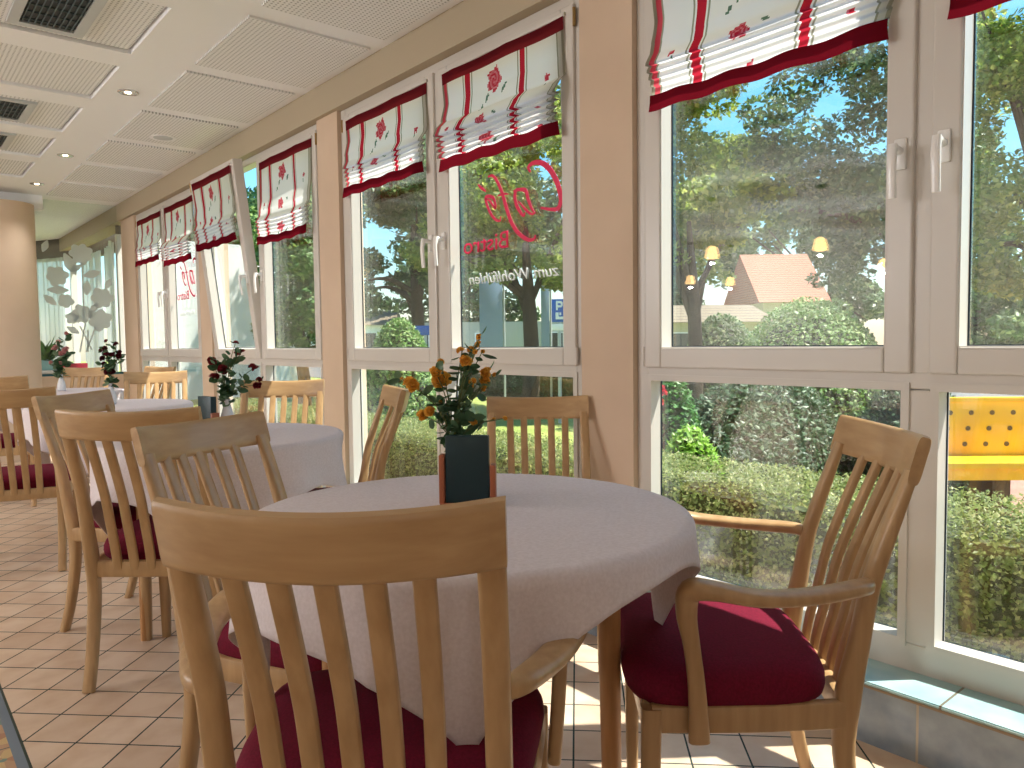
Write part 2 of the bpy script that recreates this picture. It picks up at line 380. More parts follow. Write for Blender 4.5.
# ------------------------------------------------------------------ windows
def frame_rect(bm, y0, y1, z0, z1, w, x0, x1, wb=None, wt=None):
    wb = wb or w; wt = wt or w
    box(bm, (x0, y0, z0), (x1, y0+w, z1)); box(bm, (x0, y1-w, z0), (x1, y1, z1))
    box(bm, (x0, y0+w, z0), (x1, y1-w, z0+wb)); box(bm, (x0, y0+w, z1-wt), (x1, y1-w, z1))
def pane(parent, y0, y1, z0, z1, x=WX+.055):
    bm = bmesh.new(); box(bm, (x, y0, z0), (x+.022, y1, z1)); o = mesh_obj('glass_pane', bm, GLASS, parent, False)
    bm = bmesh.new(); frame_rect(bm, y0-.001, y1+.001, z0-.001, z1+.001, .006, x-.004, x-.0005); mesh_obj('gasket', bm, GASKET, o, False)
    return o
def bead(bm, y0, y1, z0, z1, w=.014):    # sloped glazing bead around an opening
    frame_rect(bm, y0-w*.2, y1+w*.2, z0-w*.2, z1+w*.2, w*.55, WX+.012, WX+.054)
def handle(parent, y, z=1.60):
    bm = bmesh.new(); xf = WX-.012
    bb = bmesh.new(); box(bb, (xf-.012, y-.016, z-.05), (xf, y+.016, z+.035)); bevel(bb, .005)
    me = bpy.data.meshes.new('t'); bb.to_mesh(me); bb.free(); bm.from_mesh(me)
    tube(bm, [(xf-.01, y, z), (xf-.045, y, z+.002), (xf-.052, y, z-.02)], [.011, .011, .010], 10)
    sweep(bm, [(xf-.052, y, z+.012), (xf-.058, y, z-.04), (xf-.052, y, z-.13)], [(.0115, .008), (.012, .0075), (.0105, .007)], (0, 1, 0))
    return mesh_obj('handle', bm, PVCH, parent)
def make_bay(idx, y0, y1, tilt=None):
    t = bpy.data.objects.new(f'window_{idx}', None); COL.objects.link(t); struct(t)
    ym = (y0+y1)/2
    bm = bmesh.new()
    zb, zt = .165, 2.462
    # outer frame
    frame_rect(bm, y0, y1, zb, zt, .052, WX, WX+.075, .085, .05)
    box(bm, (WX, ym-.028, 1.0), (WX+.075, ym+.028, 2.42))          # upper mullion
    box(bm, (WX, ym-.047, .25), (WX+.075, ym+.047, .955))         # lower mullion
    box(bm, (WX, y0+.05, .957), (WX+.075, y1-.05, 1.003))          # transom
    bb = bmesh.new()
    lows = [(y0+.066, ym-.047), (ym+.047, y1-.066)]
    for a, b in lows: frame_rect(bb, a-.02, b+.02, .24, .975, .022, WX-.006, WX+.05)
    bevel(bm, .003, 1)
    me = bpy.data.meshes.new('t'); bb.to_mesh(me); bm.from_mesh(me); bb.free()
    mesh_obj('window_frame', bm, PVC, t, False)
    for a, b in lows: pane(t, a, b, .258, .955)
    for s, (a, b) in enumerate(((y0+.045, ym-.022), (ym+.022, y1-.045))):
        bm = bmesh.new()
        frame_rect(bm, a, b, 1.0, 2.42, .072, WX-.014, WX+.058); bevel(bm, .006, 2)
        frame_rect(bm, a+.064, b-.064, 1.064, 2.356, .010, WX-.008, WX+.05)
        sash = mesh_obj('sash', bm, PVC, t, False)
        pane(sash, a+.0725, b-.0725, 1.0725, 2.3475)
        handle(sash, (b-.033) if s == 0 else (a+.033))
        hb = bmesh.new(); hy = a-.005 if s == 0 else b+.005
        tube(hb, [(WX-.012, hy, 2.33), (WX-.012, hy, 2.40)], .007, 8, 2); mesh_obj('hinge', hb, METAL, sash)
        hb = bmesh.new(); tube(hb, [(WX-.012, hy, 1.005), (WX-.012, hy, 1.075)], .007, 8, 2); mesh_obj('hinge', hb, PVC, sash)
        if tilt is not None and tilt == s:
            ang = -math.atan(.16/1.42)
            piv = Matrix.Translation((WX, 0, 1.0)) @ Matrix.Rotation(ang, 4, 'Y') @ Matrix.Translation((-WX, 0, -1.0))
            sash.matrix_local = piv
            bm = bmesh.new(); tube(bm, [(WX+.01, b-.03, 2.38), (WX-.15, b-.03, 2.36)], .005, 6, 2)
            mesh_obj('stay_arm', bm, METAL, t)
    return t
WINS = [make_bay(i+1, a, b, tilt=(1 if i == 2 else None)) for i, (a, b) in enumerate(BAYS)]

# ------------------------------------------------------------------ roman blinds
CW = lin((246, 244, 244)); CR = lin((222, 112, 132)); CP = lin((232, 150, 162)); CG = lin((204, 202, 192)); CRED = lin((172, 74, 94)); CLEAF = lin((164, 184, 172)); CDR = lin((188, 112, 122))
def lerp(a, b, t): t = max(0, min(1, t)); return tuple(a[i]*(1-t)+b[i]*t for i in range(3))
def blind_col(u, s, W, L, topband, hem):
    """u metres across, s metres along the cloth"""
    if s < topband: return CDR
    if s > L-hem: return CRED
    c = CW; e = min(u, W-u)
    if e < .012: c = CG
    elif e < .040: c = CP if (u < W/2) else lerp(CW, CG, .45)
    elif e < .048: c = CG
    for k in (.24, .70):
        d = abs(u-k*W)
        if d < .017: c = CR if True else c
        elif .024 < d < .032: c = CG
    def blob(cx, cy, r, col, seed):
        nonlocal c
        dx, dy = u-cx, s-cy; a = atan2(dy, dx); rr = r*(1+.16*sin(5*a+seed)+.08*sin(9*a))
        d = sqrt(dx*dx+dy*dy)
        if d < rr: c = lerp(col, lerp(col, CW, .45), .5+.5*sin(d/r*14+a*2+seed))
    def leaf(cx, cy, an, l, col=CLEAF):
        nonlocal c
        dx, dy = u-cx, s-cy; p = dx*cos(an)+dy*sin(an); q = -dx*sin(an)+dy*cos(an)
        if abs(p) < l and abs(q) < l*.36*(1-(p/l)**2): c = col
    per = .42
    for k in range(4):
        y = topband+.075+per*k
        blob(.47*W, y, .048, CR, 1); leaf(.42*W, y+.065, 1.9, .024); leaf(.56*W, y+.05, -.9, .026); leaf(.38*W, y+.10, 2.2, .018)
        y += .20
        blob(.44*W, y, .034, CR, 2); leaf(.55*W, y-.02, .5, .02)
        blob(.87*W, y-.12, .014, CR, 3); leaf(.86*W, y-.09, 1.5, .012); blob(.12*W, y-.02, .012, CR, 4); leaf(.13*W, y+.008, 1.7, .01)
        blob(.86*W, y+.10, .014, CR, 5)
    return c
def make_blind(name, label, yc, W, ztop, zbot, seed, xf=WX-.02, parent_tilt=False, bulge=.0):
    rnd = random.Random(seed)
    topband, hem = .055, .058; nf = 5; stackh = .125
    z0 = zbot+hem+stackh
    prof = [(0, ztop), (0, z0+.05), (-.008-bulge, z0+.02)]
    for i in range(nf):
        z = z0-.004-i*(stackh/nf)
        prof += [(-.034+.003*i-bulge, z-.010), (-.037+.003*i-bulge, z-.020), (-.018-bulge*.5, z-.019)]
    prof += [(-.034, zbot+hem-.002), (-.034, zbot)]
    pts = []; s = 0; last = None
    for a, b in zip(prof, prof[1:]):
        d = sqrt((a[0]-b[0])**2+(a[1]-b[1])**2); n = max(1, int(d/.008))
        for k in range(n): pts.append((a[0]+(b[0]-a[0])*k/n, a[1]+(b[1]-a[1])*k/n, s+d*k/n))
        s += d
    pts.append((*prof[-1], s)); L = s
    NU = 110; bm = bmesh.new(); cl = bm.loops.layers.color.new('Col'); G = []
    p1, p2 = rnd.uniform(0, 6), rnd.uniform(0, 6)
    for (px, pz, ss) in pts:
        row = []; q = 0 if pz > z0+.2 else min(1, (z0+.2-pz)/.2)
        for i in range(NU+1):
            u = W*i/NU; y = yc+W/2-u
            e = (i/NU-.5)*2
            y += .012*e*sin(pz*22+p1)*q + .004*sin(pz*9+p2)
            x = xf+px + .004*sin(u*16+p1+pz*6)*(1-q) - .010*q*sin(u*9+p2)*(.4+.6*abs(e)) - .012*max(0, 1-abs((pz-(z0+.06))/.07))*(1+.4*sin(u*13+p1))
            z = pz - .012*q*sin(pi*i/NU)*(1 if pz > zbot+hem-.01 else .6) + (.004*sin(u*30+p2) if ss > L-.09 else 0)
            row.append(bm.verts.new((x, y, z)))
        G.append(row)
    for r in range(len(G)-1):
        for i in range(NU):
            f = bm.faces.new((G[r][i], G[r][i+1], G[r+1][i+1], G[r+1][i])); f.smooth = True
            uu = W*(i+.5)/NU; sv = (pts[r][2]+pts[r+1][2])/2
            c = blind_col(uu, sv, W, L, topband, hem)
            for l in f.loops: l[cl] = (*c, 1)
    me = bpy.data.meshes.new('blind_fabric'); bm.to_mesh(me); bm.free()
    t = thing('roman_blind', label, 'blind', (xf, yc, ztop), group='folded roman blinds on the window sashes')
    o = bpy.data.objects.new('blind_fabric', me); COL.objects.link(o); me.materials.append(BLINDM); o.parent = t; o.location = (-xf, -yc, -ztop)
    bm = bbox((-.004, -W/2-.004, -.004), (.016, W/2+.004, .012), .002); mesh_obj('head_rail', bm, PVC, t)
    for yy in (-W/2+.03, W/2-.03): bm = bmesh.new(); tube(bm, [(.012, yy, 0), (.012, yy, zbot-ztop+.1)], .0018, 6, 2); mesh_obj('lift_cord', bm, PVCH, t)
    if parent_tilt:
        ang = -math.atan(.16/1.42); M = Matrix.Translation((WX, 0, 1.0)) @ Matrix.Rotation(ang, 4, 'Y') @ Matrix.Translation((-WX, 0, -1.0))
        t.matrix_world = M @ t.matrix_world if False else M @ Matrix.Translation((xf, yc, ztop))
    return t
LB = ['striped roman blind at the top right corner, mostly cut off',
      'large floral striped roman blind above the view of the tree, top edge cut off',
      'rose printed roman blind with a broad red top band, above the Café lettering',
      'rose printed roman blind left of the mullion, above the glowing orange lamp reflections',
      'floral roman blind sagging low, on the closed sash right of the tilted window',
      'floral roman blind hanging on the tilted open sash',
      'small floral roman blind over the farthest pink lettering',
      'small floral roman blind farthest away, beside the glass partition']
k = 0
zb = [(1.90, 1.90), (1.92, 1.945), (1.80, 1.86), (1.84, 1.92)]
for bi, (a, b) in enumerate(BAYS):
    ym = (a+b)/2
    for s, (p, q) in enumerate(((a+.045, ym-.022), (ym+.022, b-.045))):
        make_blind('b', LB[k], (p+q)/2+(.0 if s == 0 else 0), q-p-.09, 2.385, zb[bi][s], 11+k, parent_tilt=(bi == 2 and s == 1), bulge=(.03 if k == 6 or k == 2 else .0)); k += 1

# ------------------------------------------------------------------ lettering on the panes
PINK = mat('pink_letter_film', (226, 20, 82), .5); WHITEL = mat('white_letter_film', (240, 244, 244), .5)
def pane_pt(px, py, X=WX+.052):      # a point of the pane plane seen at a pixel of the photograph
    d = F+Rv*((px-512)/760)-Uv*((py-384)/760); t = X/d.x; return Vector((X, d.y*t, H+d.z*t))
def stroke(bm, P, w):
    pts = smooth_path(P, 8); n = len(pts); L = []
    for i, p in enumerate(pts):
        tg = (pts[min(i+1, n-1)]-pts[max(i-1, 0)]); tg.x = 0; tg.normalize(); nn = Vector((0, -tg.z, tg.y))
        k = i/(n-1); ww = w*(.45+.75*sin(pi*min(1, max(0, k))))
        L.append([p+nn*ww, p-nn*ww])
    fr = [[bm.verts.new(q) for q in l] for l in L]; bk = [[bm.verts.new(q+Vector((.0012, 0, 0))) for q in l] for l in L]
    for i in range(n-1):
        for A, B in (((fr[i][0], fr[i][1]), (fr[i+1][0], fr[i+1][1])), ((bk[i][0], bk[i][1]), (bk[i+1][0], bk[i+1][1])), ((fr[i][0], bk[i][0]), (fr[i+1][0], bk[i+1][0])), ((fr[i][1], bk[i][1]), (fr[i+1][1], bk[i+1][1]))):
            bm.faces.new((A[0], A[1], B[1], B[0]))
def Z(x, y): return pane_pt(440+x/5.12, 150+y/5.12)
STK = [([(462, 112), (452, 88), (478, 66), (520, 66), (560, 98), (592, 150), (612, 210), (618, 260), (604, 298), (570, 304), (515, 296)], .011),      # C
       ([(448, 222), (420, 205), (392, 206), (384, 236), (392, 280), (412, 318), (428, 336), (436, 318)], .008), ([(378, 210), (410, 202), (440, 208), (452, 250), (470, 298), (488, 326)], .008), ([(488, 326), (466, 326), (436, 300), (404, 262)], .005),  # a
       ([(250, 138), (272, 132), (296, 160), (322, 220), (345, 300), (370, 370), (405, 425), (450, 458), (482, 458), (494, 436)], .009), ([(300, 236), (330, 226), (356, 226)], .005),  # f
       ([(238, 250), (262, 262), (290, 300), (282, 250), (256, 238), (240, 252), (262, 318), (290, 356), (314, 362), (318, 340)], .007),   # e
       ([(202, 178), (222, 198), (244, 214)], .006)]
def cafe(offset=Vector((0, 0, 0)), label=''):
    t = thing('window_lettering', label, 'lettering', tuple(pane_pt(500, 250)+offset), group='pink café lettering on the panes')
    t0 = Vector(t.location)
    bm = bmesh.new()
    for q, (P, w) in enumerate(STK): stroke(bm, [Z(*p)+offset-t0-Vector((.0014*q, 0, 0)) for p in P], w)
    mesh_obj('cafe_script', bm, PINK, t, False)
    def txt(body, m, A, Bp, hgt, shear, nm, off=.0015):
        cu = bpy.data.curves.new(nm, 'FONT'); cu.body = body; cu.size = 1; cu.shear = shear; cu.extrude = .0; cu.offset = off
        o = bpy.data.objects.new(nm, cu); COL.objects.link(o); bpy.context.view_layer.update()
        me = bpy.data.meshes.new_from_object(o.evaluated_get(bpy.context.evaluated_depsgraph_get()))
        bpy.data.objects.remove(o)
        xs = [v.co.x for v in me.vertices]; x0, x1 = min(xs), max(xs); ys_ = [v.co.y for v in me.vertices]; h1 = max(ys_)
        vec = (Bp-A)
        for v in me.vertices:
            u = (v.co.x-x0)/(x1-x0); h = v.co.y/h1*hgt
            p = A+vec*u+Vector((0, 0, h))-t0; v.co = (p.x+(0 if nm != '' else 0), p.y, p.z)
        me.materials.append(m); ob = bpy.data.objects.new(nm, me); COL.objects.link(ob); ob.parent = t
        md = ob.modifiers.new('s', 'SOLIDIFY'); md.thickness = .001
    # mirrored: the writing reads from outside, so it runs from right to left seen from inside
    txt('Bistro', PINK, Z(350, 498)+offset, Z(122, 535)+offset, .075, 0, 'bistro_text', .004)
    txt('zum Wohlfühlen', WHITEL, Z(612, 642)+offset, Z(150, 690)+offset, .05, .3, 'slogan_text', .002)
    return t
cafe(label='mirrored pink Café Bistro lettering with white slogan on the window pane')
o2 = cafe(Vector((0, 4.51, .0)), label='distant mirrored pink Café Bistro lettering on the farthest window')

# ------------------------------------------------------------------ chairs
PZ = [(0, -.265), (.12, -.232), (.295, -.205), (.42, -.212), (.52, -.231), (.625, -.249), (.715, -.276), (.82, -.312), (.90, -.338)]
def post_y(z):
    for (z0, y0), (z1, y1) in zip(PZ, PZ[1:]):
        if z <= z1: return y0+(y1-y0)*(z-z0)/(z1-z0)
    return PZ[-1][1]
XE = .215
def conc(x, z):     # horizontal hollow of the back
    k = max(0, (z-.40)/.5); return -(.010+.045*k)*(1-(x/XE)**2)
def make_chair(label, arms):
    t = thing('dining_chair' if not arms else 'armchair', label, 'chair'); ex = .038 if arms else 0
    for s in (-1, 1):
        bm = bmesh.new(); hb = [.014, .016, .019, .023, .018, .0155, .014, .0105, .009]
        sweep(bm, [(s*.1955, y, z) for z, y in PZ[:-1]] + [(s*.1955, post_y(.85), .85)], [(.0185, h) for h in hb], sub=4, pw=3.6); mesh_obj('rear_leg', bm, WOOD, t)
        bm = bmesh.new(); sweep(bm, [(s*(.205+ex), .168, 0), (s*(.204+ex), .168, .2), (s*(.203+ex), .165, .405)], [(.014, .014), (.017, .018), (.018, .020)], sub=3, pw=4); mesh_obj('front_leg', bm, WOOD, t)
    # crest rail
    bm = bmesh.new(); rs = []; N = 22
    for i in range(N+1):
        x = -XE+2*XE*i/N; e = abs(x/XE)
        zt = .915-.010*(1-e*e); zb = .822-.004*(1-e*e)+.003*e
        yc = lambda z: post_y(z)+conc(x, .86)-.001
        c = Vector((x, (yc(zt-.01)+yc(zb))/2, (zt+zb)/2))
        up = Vector((0, yc(zt-.01)-yc(zb), zt-zb)); hh = (zt-zb)/2
        upn = up.normalized(); nrm = Vector((1, 0, 0)).cross(upn)
        sc_ = 1 if 0 < i < N else .93
        rs.append(ring(bm, c, nrm*.0125*sc_, upn*hh/upn.z*(1 if 0 < i < N else .985), 16, 5))
    loft(bm, rs); mesh_obj('crest_rail', bm, WOODX, t)
    # slats
    for k in range(5):
        x = (-2+k)*.0585
        bm = bmesh.new(); P = []; S = []
        for z in (.385, .46, .54, .62, .70, .77, .835):
            P.append((x*(.93+.07*(z-.385)/.45), post_y(z)+conc(x, z), z)); S.append((.0145, .008))
        sweep(bm, P, S, sub=3, pw=4, n=12); mesh_obj('back_slat', bm, WOOD, t)
    # seat frame
    bm = bmesh.new()
    sweep(bm, [(-.19, -.205, .384), (0, -.214, .384), (.19, -.205, .384)], [(.027, .013)]*3, (0, 0, 1), sub=5, pw=5)
    sweep(bm, [(-.19-ex, .172, .384), (0, .180, .384), (.19+ex, .172, .384)], [(.027, .012)]*3, (0, 0, 1), sub=5, pw=5)
    for s in (-1, 1): sweep(bm, [(s*.203, -.20, .384), (s*(.208+ex*.6), -.02, .384), (s*(.206+ex), .165, .384)], [(.027, .012)]*3, (0, 0, 1), sub=5, pw=5)
    mesh_obj('seat_frame', bm, WOOD, t)
    # cushion
    bm = bmesh.new(); rs = []; N = 48
    for k, z in ((.95, .402), (.985, .412), (1.0, .426), (.995, .442), (.965, .458), (.90, .470), (.78, .478), (.55, .483), (.25, .486), (.02, .487)):
        r = []
        for i in range(N):
            a = 2*pi*i/N; ca, sa = cos(a), sin(a)
            ux = math.copysign(abs(ca)**(2/4.5), ca); uy = math.copysign(abs(sa)**(2/4.5), sa)
            hx = .217+.010*uy+ex*(.75+.25*uy); x = ux*hx; y = .012+uy*.203
            if z > .40 and uy > .5: pass
            r.append(bm.verts.new((x*k, .012+(y-.012)*k, z)))
        rs.append(r)
    loft(bm, rs); mesh_obj('seat_cushion', bm, SEAT, t)
    if arms:
        for s in (-1, 1):
            bm = bmesh.new()
            sweep(bm, [(s*.203, -.244, .634), (s*.230, -.216, .636), (s*.274, -.12, .634), (s*.302, -.02, .638), (s*.300, .060, .650), (s*.292, .100, .645), (s*.287, .106, .602), (s*.283, .096, .54), (s*.278, .086, .46), (s*.270, .080, .355)],
                  [(.013, .014), (.021, .014), (.025, .013), (.026, .0135), (.027, .016), (.022, .021), (.015, .019), (.0135, .0155), (.013, .016), (.0125, .020)], (1, 0, 0), sub=6, pw=2.8, n=16)
            mesh_obj('armrest', bm, WOOD, t)
    return t
def th(fx, fy): return atan2(-fx, fy)
CH = {}
c1 = make_chair('foreground beech armchair seen from behind, burgundy seat, tucked under the nearest table', True)
c1.location = (.645, 1.088, 0); c1.rotation_euler.z = radians(-43); c1['group'] = 'beech chairs around the tables'
cR = copy_tree(c1); cR.location = (1.39, .965, 0); cR.rotation_euler.z = radians(45)
cR['label'] = 'beech armchair right of the nearest table seen side on, burgundy seat, beside the window'
side = make_chair('beech side chair seen from behind between the first and second table, foot splayed left', False)
side.location = (.80, 2.77, 0); side.rotation_euler.z = radians(-39); side['group'] = 'beech chairs around the tables'
def place(x, y, rz, label, sc=None):
    c = copy_tree(side); c.location = (x, y, 0); c.rotation_euler.z = rz; c['label'] = label
    if sc: c.scale = sc
    return c
place(.80, 1.69, radians(-152), 'beech chair left of the nearest table, crest rail slanting up to the right')
place(1.37, 2.90, th(-.93, .36), 'beech chair seen side on just left of the yellow flowers, slats catching sun')
place(1.765, 1.945, th(-.64, -.76), 'beech chair right of the yellow flowers, its back to the peach pillar', (.92, 1, .97))
place(.85, 3.28, radians(-138), 'beech chair turned right at the left side of the second table, pale crest')
place(1.46, 3.58, th(-.59, -.81), 'beech chair behind the second table, half of its crest in sun')
place(.573, 4.573, radians(-19), 'beech chair cut off by the left edge, red seat showing through its slats')
place(1.50, 5.72, radians(160), 'beech chair facing the camera, right of the slim dark red flowers')
place(1.33, 7.70, radians(146), 'beech chair facing the camera between the two far bud vases')
place(.72, 6.45, radians(-20), 'beech chair at the far left, crest just in front of the round column')
place(1.72, 7.35, radians(110), 'sunlit yellowish beech side chair by the farthest window')

# ------------------------------------------------------------------ tables + cloths
def make_table(x, y, r, rot, label):
    t = thing('round_table', label, 'table', (x, y, 0), group='round café tables')
    bm = bmesh.new(); lathe(bm, [(r-.012, .722), (r-.002, .727), (r, .737), (r-.002, .747), (r-.01, .751)], n=64); mesh_obj('tabletop', bm, LEGW, t)
    bm = bmesh.new()
    for k in range(4):
        a = rot+pi/2*k; b = a+pi/2; q = .29
        sweep(bm, [(q*cos(a), q*sin(a), .685), (q*cos(b), q*sin(b), .685)], [(.036, .010)]*2, (0, 0, 1), sub=2, pw=5)
    mesh_obj('apron', bm, LEGW, t)
    for k in range(4):
        a = rot+pi/2*k; bm = bmesh.new(); q = .29
        tube(bm, [(q*cos(a)*1.02, q*sin(a)*1.02, 0), (q*cos(a), q*sin(a), .4), (q*cos(a), q*sin(a), .722)], [.019, .0225, .024], 20, 4); mesh_obj('leg', bm, LEGW, t)
    return t
def cloth(x, y, r, s, rot, label, seed, top=.7525, nw=9, amp=.020):
    rnd = random.Random(seed); N = 110; bm = bmesh.new(); G = []
    ph = [rnd.uniform(0, 6.28) for _ in range(4)]
    re = r+.006; bend = .018
    for i in range(N+1):
        row = []
        for j in range(N+1):
            u = s[0]*(i/N-.5); v = s[1]*(j/N-.5); rho = sqrt(u*u+v*v); a = atan2(v, u)
            if rho <= re-bend:
                p = (u, v, top+.0006*sin(u*40+ph[0])*sin(v*33+ph[1]))
                R_, z = rho, p[2]
            else:
                t = rho-(re-bend); arc = bend*pi/2
                if t < arc: an = t/bend; R_ = re-bend+bend*sin(an); z = top-bend*(1-cos(an))
                else:
                    dn = t-arc; z = top-bend-dn*.97
                    cornr = abs(sin(2*(a+pi/4)))            # 0 at corner direction
                    w = sin(nw*a+ph[0])*.6+sin((nw+4)*a+ph[1])*.4
                    c2 = cos(4*(a-pi/4))                    # 1 at the corners
                    R_ = re + dn*(.10+amp*9*w*.55) - max(0, c2)*dn*.30 + dn*.02
                    a = a - .0*dn
                # keep the cloth at the rim thick enough above the tabletop
            row.append(bm.verts.new((R_*cos(a), R_*sin(a), z)))
        G.append(row)
    for i in range(N):
        for j in range(N): bm.faces.new((G[i][j], G[i+1][j], G[i+1][j+1], G[i][j+1]))
    o = mesh_obj('tablecloth', bm, CLOTH); o.location = (x, y, 0); o.rotation_euler.z = rot
    md = o.modifiers.new('s', 'SOLIDIFY'); md.thickness = .0012; md.offset = 1
    tag(o, label, 'tablecloth', 'white tablecloths'); return o
TB = [(.93, 1.25, .45, radians(-41), 'round beech table nearest the camera, legs showing below its white cloth', 'white tablecloth on the nearest table, pointed corners hanging down', radians(11.5)),
      (1.03, 2.97, .45, radians(77), 'round beech table in second place along the windows, mostly hidden by chairs', 'white tablecloth on the second table, falling in soft folds', radians(22)),
      (1.10, 5.08, .45, radians(60), 'round beech table in third place, behind the row of chair backs', 'white tablecloth on the third table, seen as a thin strip', radians(10)),
      (1.15, 6.95, .45, radians(30), 'round beech table farthest from the camera', 'white tablecloth on the farthest table beside the pale pink flowers', radians(20))]
for i, (x, y, r, rot, lt, lc, cr) in enumerate(TB):
    make_table(x, y, r, rot, lt)
    cloth(x, y, r, (1.14, 1.0) if i == 0 else (1.24, 1.24), cr, lc, 5+i)

# ------------------------------------------------------------------ vases, flowers, menu holders
TT = .755
def vase(x, y, h, label, lean=0):
    t = bmesh.new(); lathe(t, [(.024, 0), (.030, .006), (.032, h*.22), (.026, h*.5), (.015, h*.78), (.011, h*.9), (.0135, h), (.0105, h-.002), (.008, h*.9)], n=28)
    o = mesh_obj('bud_vase', t, CERAM); o.location = (x, y, TT); return tag(o, label, 'vase', 'white bud vases')
def petal_blossom(bm, c, r, rnd, petals=24):
    ax = Vector((rnd.uniform(-1, .2), rnd.uniform(-1, .2), rnd.uniform(.2, 1))).normalized()
    e1 = ax.orthogonal().normalized(); e2 = ax.cross(e1)
    for k in range(petals):
        lay = k/petals; a = k*2.4+rnd.uniform(-.2, .2); out = e1*cos(a)+e2*sin(a)
        d = (out*(.15+1.1*lay)+ax*(1.0-1.25*lay)).normalized(); sd = ax.cross(out).normalized()
        L = r*(.75+.3*lay); w = r*.5; cup = d.cross(sd)*r*.16
        c0 = Vector(c)+out*r*.05
        p = [c0-sd*w*.3, c0+sd*w*.3, c0+d*L*.6+sd*w+cup, c0+d*L+sd*w*.5, c0+d*L-sd*w*.5, c0+d*L*.6-sd*w+cup]
        vs = [bm.verts.new(q) for q in p]; m = bm.verts.new(c0+d*L*.6-cup)
        for i in range(6): bm.faces.new((vs[i], vs[(i+1) % 6], m))
def leaf_shape(bm, c, d, n, L, w):
    d = d.normalized(); sd = d.cross(n).normalized(); nn = sd.cross(d)
    mid = [Vector(c)+d*L*k+nn*(-.12*L*sin(pi*k)) for k in (0, .3, .6, .85, 1)]
    ww = [.12*w, w*.9, w, w*.6, .05*w]
    A = [bm.verts.new(m+sd*q+nn*q*.3) for m, q in zip(mid, ww)]; B = [bm.verts.new(m) for m in mid]; C_ = [bm.verts.new(m-sd*q+nn*q*.3) for m, q in zip(mid, ww)]
    for i in range(4): bm.faces.new((A[i], A[i+1], B[i+1], B[i])); bm.faces.new((B[i], B[i+1], C_[i+1], C_[i]))
LEAFM = foliage_mat('dark_spray_leaf', (62, 94, 62), (88, 118, 80), (120, 146, 112), .3)
STEMM = mat('stem_green', (92, 104, 56), .6)
def spray(x, y, z0, pts, fcol, label, seed, leafL=.03, nleaf=90, spreadleaf=.06):
    """pts: blossoms as (offset vector, radius)"""
    rnd = random.Random(seed); fm = foliage_mat('petals_%d' % seed, *fcol, .35)
    t = thing('flower_spray', label, 'flowers', (x, y, z0), group='artificial flowers in the vases')
    sb = bmesh.new(); lb = bmesh.new(); paths = []
    for (o, br) in pts:
        tip = Vector(o); mid = Vector((tip.x*.4+rnd.uniform(-.01, .01), tip.y*.4+rnd.uniform(-.01, .01), tip.z*.55+.012))
        P = smooth_path([(0, 0, -.04), (0, 0, 0), mid, tip], 5); tube(sb, P[::2] + [P[-1]], .0013, 5, 1); paths.append(P)
        bm = bmesh.new()
        for q in range(2 if br > .012 else 1): petal_blossom(bm, tip+Vector([rnd.uniform(-1, 1)*br*.45 for _ in range(3)]), br*rnd.uniform(.95, 1.15), rnd)
        mesh_obj('blossom', bm, fm, t)
    for _ in range(nleaf):
        P = rnd.choice(paths); c = P[rnd.randrange(5, len(P))]+Vector([rnd.gauss(0, .005) for _ in range(3)])
        d = Vector((rnd.uniform(-1, 1), rnd.uniform(-1, 1), rnd.uniform(-.5, .8))); l = leafL*rnd.uniform(.6, 1.15)
        leaf_shape(lb, c, d, Vector((rnd.uniform(-1, 1), rnd.uniform(-1, 1), .6)), l, l*.34)
    mesh_obj('stem', sb, STEMM, t); mesh_obj('leaves', lb, LEAFM, t)
    return t
def offs(l, u, dpt=0):   # lateral/up/depth offsets as seen from the entrance side
    return (R0.x*l+sin(yaw)*dpt, R0.y*l+cos(yaw)*dpt, u)
def from_crop(x0, y0, k, L, vx, vy, d):
    out = []
    rnd = random.Random(len(L))
    for (cx, cy, rr) in L:
        px, py = x0+cx/k, y0+cy/k; out.append((offs((px-vx)*d/760, (vy-py)*d/760, rnd.uniform(-.03, .03)), rr/k*d/760))
    return out
vase(.985, 1.375, .12, 'slim white bud vase hidden behind the dark teal menu on the nearest table')
spray(.985, 1.375, TT+.115, from_crop(400, 320, 5.9, [(535,105,22),(522,138,26),(435,178,26),(478,180,22),(460,245,34),(300,250,22),(272,292,34),(305,362,48),(125,378,42),(62,350,16),(565,320,34),(562,370,30),(552,420,20),(462,388,26),(625,330,15),(490,358,18),(240,552,32),(185,578,32),(300,492,20),(502,602,28),(678,590,14),(618,606,14),(515,190,14),(552,188,14)], 463, 448, 1.66),
      ((240, 184, 74), (250, 204, 104), (226, 160, 56)), 'spray of orange yellow artificial roses with dark leaves on the nearest table', 3, .031, 170)
vase(1.055, 2.985, .135, 'white bud vase on the second table holding dark red flowers')
spray(1.055, 2.985, TT+.13, from_crop(190, 330, 8.53, [(408,82,26),(185,252,34),(160,226,22),(250,290,44),(275,325,40),(212,372,34),(322,246,24),(392,190,26),(432,188,20),(525,310,34),(578,398,26),(552,448,30),(460,160,20),(300,330,24)], 225, 398, 2.98),
      ((128, 34, 44), (156, 52, 62), (100, 24, 34)), 'spray of dark red artificial roses on the second table', 4, .040, 120)
vase(1.10, 5.08, .125, 'white bud vase on the third table holding slim dark red flowers')
spray(1.10, 5.08, TT+.12, from_crop(40, 320, 8.53, [(640,190,16),(715,215,18),(605,265,24),(640,250,20),(660,300,24),(620,330,22),(700,300,20),(735,310,24),(745,275,16),(640,430,28),(670,440,24),(600,380,18)], 118, 384, 4.7),
      ((98, 26, 40), (122, 38, 54), (80, 18, 30)), 'slim spray of dark red flowers on the third table', 5, .045, 80)
